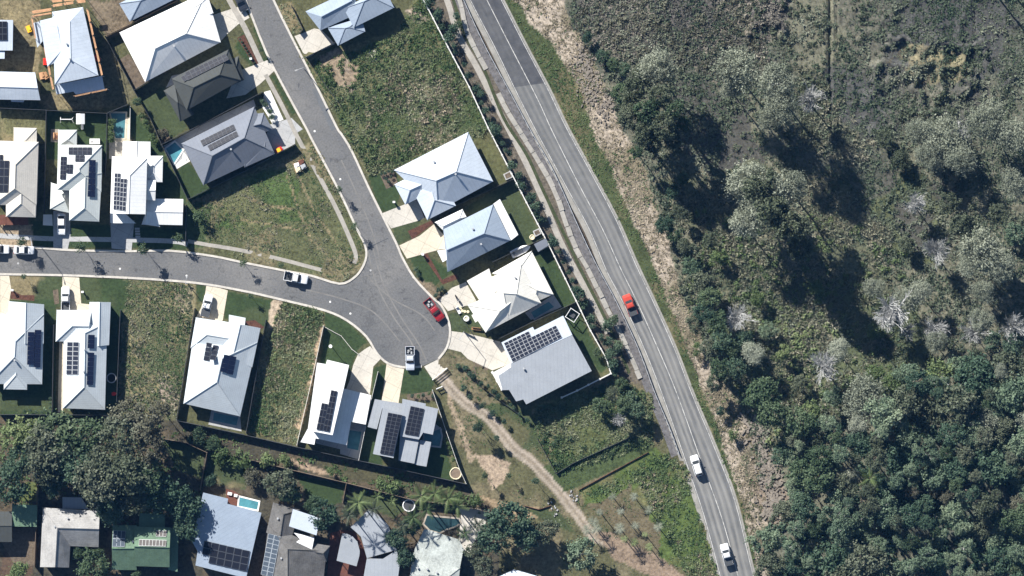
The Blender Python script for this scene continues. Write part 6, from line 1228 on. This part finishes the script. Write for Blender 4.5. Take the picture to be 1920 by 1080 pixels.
# street trees, garden shrubs
for k, (x_, y_, r_, h_, lb) in enumerate(((42,452,11,4.0,'small street tree beside the parked white sedan'),(151,462,12,4.5,'open street tree in front of the pale tiled house'),(269,467,13,5.0,'dense street tree in front of the bright white house'),(44,518,7,2.5,'tiny street tree on the lawn south of the street'),(455,493,8,3.4,'young street tree on the north kerb of the side street'),(527,497,7,3,'young street tree above the parked white utility truck'),(635,355,8,3.4,'young street tree on the upper street beside the triangular lot'),(664,425,8,3.6,'young street tree near the street corner'),(334,445,12,3.5,'bushy tree at the west corner of the triangular lot'),(372,408,14,2.6,'dark bush on the triangular lot'),(470,556,6,2.6,'young tree on the lawn of the pool terrace house'),(489,93,6,2.2,'small tree on the upper street verge'))): tree('sapling', x_, y_, r_, h_, lb)
for c_, x_, y_, r_, kd, lb in (('C',945,130,8,'bush','golden'),('C',940,180,8,'bush','golden'),('C',940,230,8,'bush','golden'),('C',935,275,7,'bush','golden')): tree(kd, *X(c_, (x_, y_))[0], r_, 2.0, 'golden green shrub beside the narrow teal pool', 'golden shrubs by the pool', 'shrub')
for k, (c_, x_, y_, r_) in enumerate((('C',1195,75,7),('C',1225,130,7),('C',1245,170,8),('C',1290,260,8),('C',1310,300,6))): tree('bush', *X(c_, (x_, y_))[0], r_, 1.6, 'light green shrub along the dark fence beside the pool lawn', 'shrubs along the pool lawn', 'shrub')
for k, (x_, y_) in enumerate(((1330,120),(1350,160),(1365,200),(1380,240),(1395,300))): tree('bush', *X('L', (x_, y_ + 700))[0], 5, 1.4, 'yellow green shrub in the narrow yard row', 'shrub row in the narrow yard', 'shrub')
for k, (x_, y_) in enumerate(((1310,130),(1340,160),(1375,220),(1390,270))): tree('shrub', *X('D', (x_, y_))[0], 6, 1.4, 'dark shrub on the white slab of the steel grey house', 'shrubs on the white slab', 'shrub')
for k, (c_, x_, y_) in enumerate((('F',210,950),('F',255,945),('F',305,955),('F',350,955),('F',380,940),('F',425,840),('F',425,880),('F',425,920),('F',425,950))): tree('shrub', *X(c_, (x_, y_))[0], 3.6, 1.0, 'small reddish shrub on the lawn edge of the southwest house', 'small shrubs on the lawn edge', 'shrub')
for k, (x_, y_) in enumerate(((340,480),(370,470),(400,455),(380,520),(420,500),(400,545),(430,460))): tree('shrub', *X('I', (x_, y_))[0], 3.6, .8, 'low dark plant in the framed garden bed of the slate blue house', 'plants in the framed bed', 'plant')
for k in range(9): tree('shrub', *X('B', (315 + 15 * k, 330 + 25 * k))[0], 2.6, .8, 'small round plant in the charcoal house garden strip', 'plants in the garden strip', 'plant')
for k, (x_, y_) in enumerate(((1050,460),(1100,465),(1140,455),(1190,440),(1220,460))): tree('bush' if k % 2 else 'shrub', *X('L', (x_, y_))[0], 4.5, 1.2, 'low flowering shrub in front of the grey flat house', 'shrubs before the grey flat house', 'shrub')
for k, (x_, y_) in enumerate(((370,740),(400,720),(350,780),(200,610),(180,560))): tree('shrub', *X('J', (x_, y_))[0], 5, 1.0, 'dark shrub in the stony kerb garden', 'shrubs in the stony kerb garden', 'shrub')

# ---------------------------------------------------------------- loose ground cover (nobody could count it)
def tuft_mesh(name, pts, size, mat, blades=8, wid=0.16, seed=1, up=0.55, attr_patch=None):
    r = np.random.default_rng(seed); n = len(pts); k = np.repeat(np.arange(n), blades); m = len(k)
    az = r.random(m) * 6.283; el = np.clip(r.normal(up, 0.3, m), 0.05, 1.4); L = size[k] * r.uniform(0.55, 1.1, m); w_ = L * wid * r.uniform(0.7, 1.5, m)
    d = np.stack([np.cos(az) * np.cos(el), np.sin(az) * np.cos(el), np.sin(el)], 1); s = np.stack([-np.sin(az), np.cos(az), np.zeros(m)], 1)
    base = pts[k] + np.stack([r.normal(0, .12, m) * size[k], r.normal(0, .12, m) * size[k], np.zeros(m)], 1)
    v = np.empty((m, 4, 3)); v[:, 0] = base; v[:, 1] = base + d * (L * .55)[:, None] + s * w_[:, None]; v[:, 2] = base + d * L[:, None] - np.array([0, 0, 1]) * (L * .12)[:, None]; v[:, 3] = base + d * (L * .55)[:, None] - s * w_[:, None]
    a = np.repeat(np.clip(r.random(n)[k] * .6 + r.random(m) * .4, 0, 1), 4)
    return fast_mesh(name, v.reshape(-1, 3), np.arange(m * 4).reshape(-1, 4), mat, a)
HARD = [RLOCAL, [(a[0] - 12, a[1]) for a in HW_L] + [(a[0] + 6, a[1]) for a in reversed(HW_R)]] + [X(c, *p) for c, _, p in DRIVES[:18]]
HARD += [strip_px(spline([(352,452),(384,458),(450,469),(530,487),(610,508),(636,512)], 4), 10), strip_px(spline([(498,140),(535,210),(557,256),(598,330),(630,390),(655,445),(667,478),(664,494)], 4), 10), X('B',(980,500),(1120,410),(1190,430),(1225,540),(1310,580),(1270,700),(1240,770),(1150,720),(1060,610))]
def scatter(name, label, polys, dens, s0, s1, mat, seed, blades=8, wid=0.16, up=0.55, warp=6, excl=(), clump=0.0, cat='grass'):
    r = np.random.default_rng(seed); P_ = []
    for poly in polys:
        xs = [p[0] for p in poly]; ys = [p[1] for p in poly]; ar = (max(xs) - min(xs)) * (max(ys) - min(ys)) * S * S; n = int(ar * dens)
        x = r.uniform(min(xs), max(xs), n); y = r.uniform(min(ys), max(ys), n)
        gi = np.clip(((y - GY0) / STEP).astype(int), 0, NY - 1); gj = np.clip(((x - GX0) / STEP).astype(int), 0, NX - 1)
        m = inpoly_np(x + wx[gi, gj] * warp, y + wy[gi, gj] * warp, poly)
        if clump: m &= r.random(n) < np.clip((midN[gi, gj] - clump) * 5 + .4, 0.04, 1)
        for e in excl: m &= ~inpoly_np(x, y, e)
        x, y, gi, gj = x[m], y[m], gi[m], gj[m]; P_.append(np.stack([(x - 960) * S, (540 - y) * S, zz[gi, gj]], 1))
    pts = np.concatenate(P_); sz = r.uniform(s0, s1, len(pts)) * r.uniform(.7, 1.2, len(pts))
    o = obj(name, tuft_mesh(name, pts, sz, mat, blades, wid, seed, up)); tag(o, label, cat, None, 'stuff'); return o
VAC_TOP = [(585,110),(640,90),(660,100),(745,60),(790,-10),(912,238),(900,256),(742,312),(692,330),(640,235)]; TRI = [(356,385),(548,290),(585,275),(638,365),(682,458),(675,498),(640,512),(375,458)]
LOT_A = [(238,525),(364,535),(356,610),(330,785),(222,770),(232,600)]; LOT_B = [(530,566),(606,586),(596,640),(556,832),(464,810),(500,640)]
CORNER = [(1000,765),(1060,750),(1150,715),(1222,742),(1225,835),(1050,888),(1012,830)]; SLOPE = [(1185,890),(1250,845),(1288,880),(1348,1090),(1290,1090),(1250,1010)]
scatter('long_grass', 'tall mixed weeds on the vacant lot beside the upper street', [VAC_TOP], 8, .25, .62, grass_mix, 101, 8, .12,  excl=HARD + [X('B',(960,480),(1120,400),(1230,530),(1330,560),(1260,790),(1060,620)), X('V',(545,440),(1030,398),(1612,110),(1195,455),(800,660))])
scatter('long_grass', 'rough grass on the triangular corner lot', [TRI], 7, .18, .42, grass_mix, 102, 8, .12,  excl=HARD, clump=.35)
scatter('long_grass', 'yellow green weeds on the lot beside the trampoline yard', [LOT_A], 9, .22, .55, grass_mix, 103, 8, .12,  excl=HARD)
scatter('long_grass', 'tall straw and green weeds on the overgrown lot', [LOT_B], 8, .28, .7, grass_mix, 104, 9, .12,  excl=HARD)
scatter('long_grass', 'tall weeds in the overgrown corner above the drain', [CORNER], 7, .28, .75, grass_mix, 105, 9, .12,  clump=.3)
scatter('long_grass', 'bright green grass on the slope beside the highway', [SLOPE, [(1100,925),(1230,850),(1250,880),(1110,945)]], 5.5, .28, .75, grass_mix, 106, 8, .12, clump=.35)
scatter('straw_weeds', 'straw coloured seed heads on the vacant lot by the upper street', [[(720,130),(830,140),(890,205),(860,260),(720,295),(680,220)]], 3.0, .35, .85, grass_straw, 121, 9, .12, .6, warp=30, clump=.45)
for sd_, nm_, pl_, dn_, hi_ in ((131, 'the vacant lot beside the upper street', VAC_TOP, 1.9, .95), (132, 'the lot beside the trampoline yard', LOT_A, 1.6, .8), (133, 'the overgrown lot', LOT_B, 1.9, .95), (134, 'the triangular corner lot', TRI, .9, .6), (135, 'the overgrown corner above the drain', CORNER, 1.6, .9)):
    scatter('weed_tussocks', 'tall weed tussocks standing out on ' + nm_, [pl_], dn_, .4, hi_, grass_mix if sd_ % 2 else grass_reed, sd_, 14, .09, .95, excl=HARD + [X('V',(545,440),(1030,398),(1612,110),(1195,455),(800,660))], clump=.46)
scatter('straw_weeds', 'straw coloured seed heads on the overgrown lot', [LOT_B], 2.0, .35, .85, grass_straw, 122, 9, .12, .6, warp=6, clump=.5)
scatter('verge_weeds', 'green weeds on the pale verge', [list(TAN_L) + list(reversed(TAN_R))], 1.6, .25, .6, grass_mix, 123, warp=12, clump=.52)
scatter('straw_weeds', 'straw coloured grass clumps on the slope beside the highway', [SLOPE], 1.3, .35, .8, grass_straw, 124, 11, .09, .65, warp=10, clump=.5)
scatter('verge_grass', 'short grass along the east edge of the highway', [list(offset_line(HW_R, 8)) + list(reversed(TAN_L))], 5.0, .2, .5, grass_green, 107, clump=.4)
scatter('straw_litter', 'dry straw and litter on the pale verge', [list(TAN_L) + list(reversed(TAN_R))], 5.0, .25, .65, grass_straw, 108, up=.3, clump=.3)
SW = [p for p in TAN_R] + [(1960,1110),(1960,-30)]
BR = [(1050,-20),(1480,-20),(1475,60),(1440,150),(1330,150),(1250,120),(1150,125),(1110,110)]; FLATG = [(1560,-20),(1960,-20),(1960,200),(1830,240),(1640,250),(1560,200)]
scatter('swamp_scrub', 'olive and straw fern scrub covering the swamp', [SW], 3.0, .3, .95, grass_swamp, 109, 9, .13, .6, excl=[FOREST], warp=14, clump=.40)
scatter('brown_fern', 'brown dying fern beds at the top of the swamp', [BR], 4.0, .3, .85, grass_brown, 110, 9, .16, .5, warp=60)
scatter('flattened_grass', 'low brown flattened grass in the swamp clearing', [FLATG], 1.6, .2, .5, grass_swamp, 111, 8, .2, .3, warp=70, clump=.25)
scatter('dry_reed', 'pale straw reed clumps in the middle of the swamp', [[(1260,340),(1560,330),(1660,440),(1700,640),(1600,780),(1460,820),(1390,700),(1300,540)], [(1490,60),(1600,220),(1640,240),(1590,300),(1500,280)]], 2.4, .5, 1.25, grass_reed, 112, 15, .075, .7, warp=45, clump=.45)
scatter('garden_undergrowth', 'low green undergrowth between the old gardens', [[(0,790),(330,795),(560,845),(870,912),(930,965),(700,930),(560,890),(400,860),(380,1000),(60,990),(0,980)]], 2.0, .35, .8, grass_green, 113, clump=.5)
scatter('lawn_weeds', 'sparse grass tufts on the reserve beside the dirt track', [[(845,665),(925,708),(985,775),(1080,920),(1180,900),(1250,1010),(1300,1090),(1180,1060),(1000,940),(900,910),(830,740)]], 2.5, .15, .4, grass_mix, 114, excl=[strip_px(spline(TRACK), 26)], clump=.45)
scatter('kerb_weeds', 'weeds along the verges of the upper street', [[(515,5),(545,5),(600,120),(690,335),(660,284)], strip_px([(585,268),(640,362),(676,440)], 10), [(385,470),(450,484),(600,515),(640,528),(660,515),(600,500),(450,470)]], 4.0, .2, .5, grass_mix, 115, excl=HARD, clump=.4)
def clump_scatter(name, label, poly, n, r0, r1, mat, seed, per=34, excl=(), warp=20, thr=0.45, field=None):
    r = np.random.default_rng(seed); xs = [p[0] for p in poly]; ys = [p[1] for p in poly]; x = r.uniform(min(xs), max(xs), n * 6); y = r.uniform(min(ys), max(ys), n * 6)
    gi = np.clip(((y - GY0) / STEP).astype(int), 0, NY - 1); gj = np.clip(((x - GX0) / STEP).astype(int), 0, NX - 1)
    m = inpoly_np(x + wx[gi, gj] * warp, y + wy[gi, gj] * warp, poly) & (r.random(len(x)) < np.clip(((bigN if field is None else field)[gi, gj] - thr) * 6 + .35, 0.03, 1))
    for e in excl: m &= ~inpoly_np(x, y, e)
    x, y, gi, gj = x[m][:n], y[m][:n], gi[m][:n], gj[m][:n]; n = len(x); c = np.stack([(x - 960) * S, (540 - y) * S, zz[gi, gj]], 1); rad = r.uniform(r0, r1, n) * r.uniform(.6, 1.2, n)
    k = np.repeat(np.arange(n), per); e = r.normal(size=(len(k), 3)); e /= np.linalg.norm(e, axis=1)[:, None]; e[:, 2] = np.abs(e[:, 2])
    st = 0.6 + 0.4 * np.sin(np.arctan2(e[:, 1], e[:, 0]) * 2 + r.random(n)[k] * 6.28)
    p = c[k] + e * (rad[k] * r.uniform(.5, 1.0, len(k)) * (0.7 + .3 * st))[:, None] * np.array([1, 1, .85]); nr = e + r.normal(size=e.shape) * .5 + np.array([0, 0, .4]); nr /= np.linalg.norm(nr, axis=1)[:, None]
    v = leaf_quads(p, nr, rad[k] * .24 * r.uniform(.6, 1.3, len(k)), r); at_ = np.repeat(np.clip(r.random(n)[k] * .7 + r.random(len(k)) * .3, 0, 1), 4)
    return tag(obj(name, fast_mesh(name, v, np.arange(len(v)).reshape(-1, 4), mat, at_)), label, 'scrub', None, 'stuff')
clump_scatter('low_scrub', 'rounded green scrub clumps through the swamp', SW, 1300, .4, 1.2, leaf_olive, 201, excl=[FOREST])
clump_scatter('low_scrub', 'leafy green scrub clumps in the middle of the swamp', [(1300,400),(1560,390),(1700,470),(1740,680),(1600,790),(1440,830),(1380,700),(1290,560)], 900, .4, 1.1, leaf_bright, 202, excl=[FOREST], field=midN, warp=45)
clump_scatter('low_scrub', 'brown scrub clumps at the top of the swamp', BR + [], 500, .4, 1.0, leaf_brown, 203, field=midN, warp=60)
clump_scatter('forest_understorey', 'dark understorey between the forest crowns', FOREST, 1200, .7, 1.6, leaf_dark, 204, field=midN, thr=.35)
clump_scatter('weed_clumps', 'leafy weed clumps on the vacant lot by the upper street', VAC_TOP, 380, .3, .8, leaf_bright, 205, field=midN, warp=6)
clump_scatter('weed_clumps', 'leafy weed clumps on the overgrown lot', LOT_B, 150, .3, .75, leaf_bright, 206, field=midN, warp=6)
clump_scatter('weed_clumps', 'leafy weed clumps on the slope by the highway', SLOPE, 130, .3, .8, leaf_bright, 207, field=midN, warp=10)
clump_scatter('weed_clumps', 'leafy weed clumps in the overgrown corner', CORNER, 160, .35, .9, leaf_green, 208, field=midN, warp=10)
# bark and rock heap beside the swamp
rk = np.random.default_rng(9); mb = MB()
for k in range(420):
    t_ = rk.random(); base = [(1400,775),(1428,830),(1440,880),(1452,930),(1440,975)]; i = min(3, int(t_ * 4)); f_ = t_ * 4 - i
    x_ = base[i][0] * (1 - f_) + base[i+1][0] * f_ + rk.normal(0, 11); y_ = base[i][1] * (1 - f_) + base[i+1][1] * f_ + rk.normal(0, 8); q = P(x_, y_)
    mb.box((q.x, q.y, .15), (rk.uniform(.25, 1.1), rk.uniform(.2, .5), rk.uniform(.15, .45)), rk.uniform(0, 3.1))
for k in range(260):
    i = rk.integers(0, 3); base = [(1095,120),(1110,160),(1135,200),(1130,240)]; q = P(base[i][0] + rk.normal(0, 10), base[i][1] + rk.normal(0, 18)); mb.box((q.x, q.y, .12), (rk.uniform(.2, .8), rk.uniform(.2, .45), rk.uniform(.15, .4)), rk.uniform(0, 3.1))
tag(mb.build('rubble_heap', rock), 'brown rocks and bark heaped along the edge of the swamp', 'rubble', None, 'stuff')
# ---------------------------------------------------------------- air between the aircraft and the ground
hz = MB().box((0, 0, 452), (2 * 2600, 2 * 2600, 908)).build('haze', None); tag(hz, 'thin blue haze of the air below the aircraft', 'haze', None, 'stuff')
hm = bpy.data.materials.new('haze'); hm.use_nodes = True; ht = hm.node_tree; ht.nodes.remove(ht.nodes['Principled BSDF'])
pv = ht.nodes.new('ShaderNodeVolumePrincipled'); pv.inputs['Color'].default_value = (0.12, 0.40, 1.0, 1); pv.inputs['Density'].default_value = 0.000022; pv.inputs['Anisotropy'].default_value = 0.0
ht.links.new(pv.outputs[0], ht.nodes['Material Output'].inputs['Volume']); hz.data.materials.append(hm)
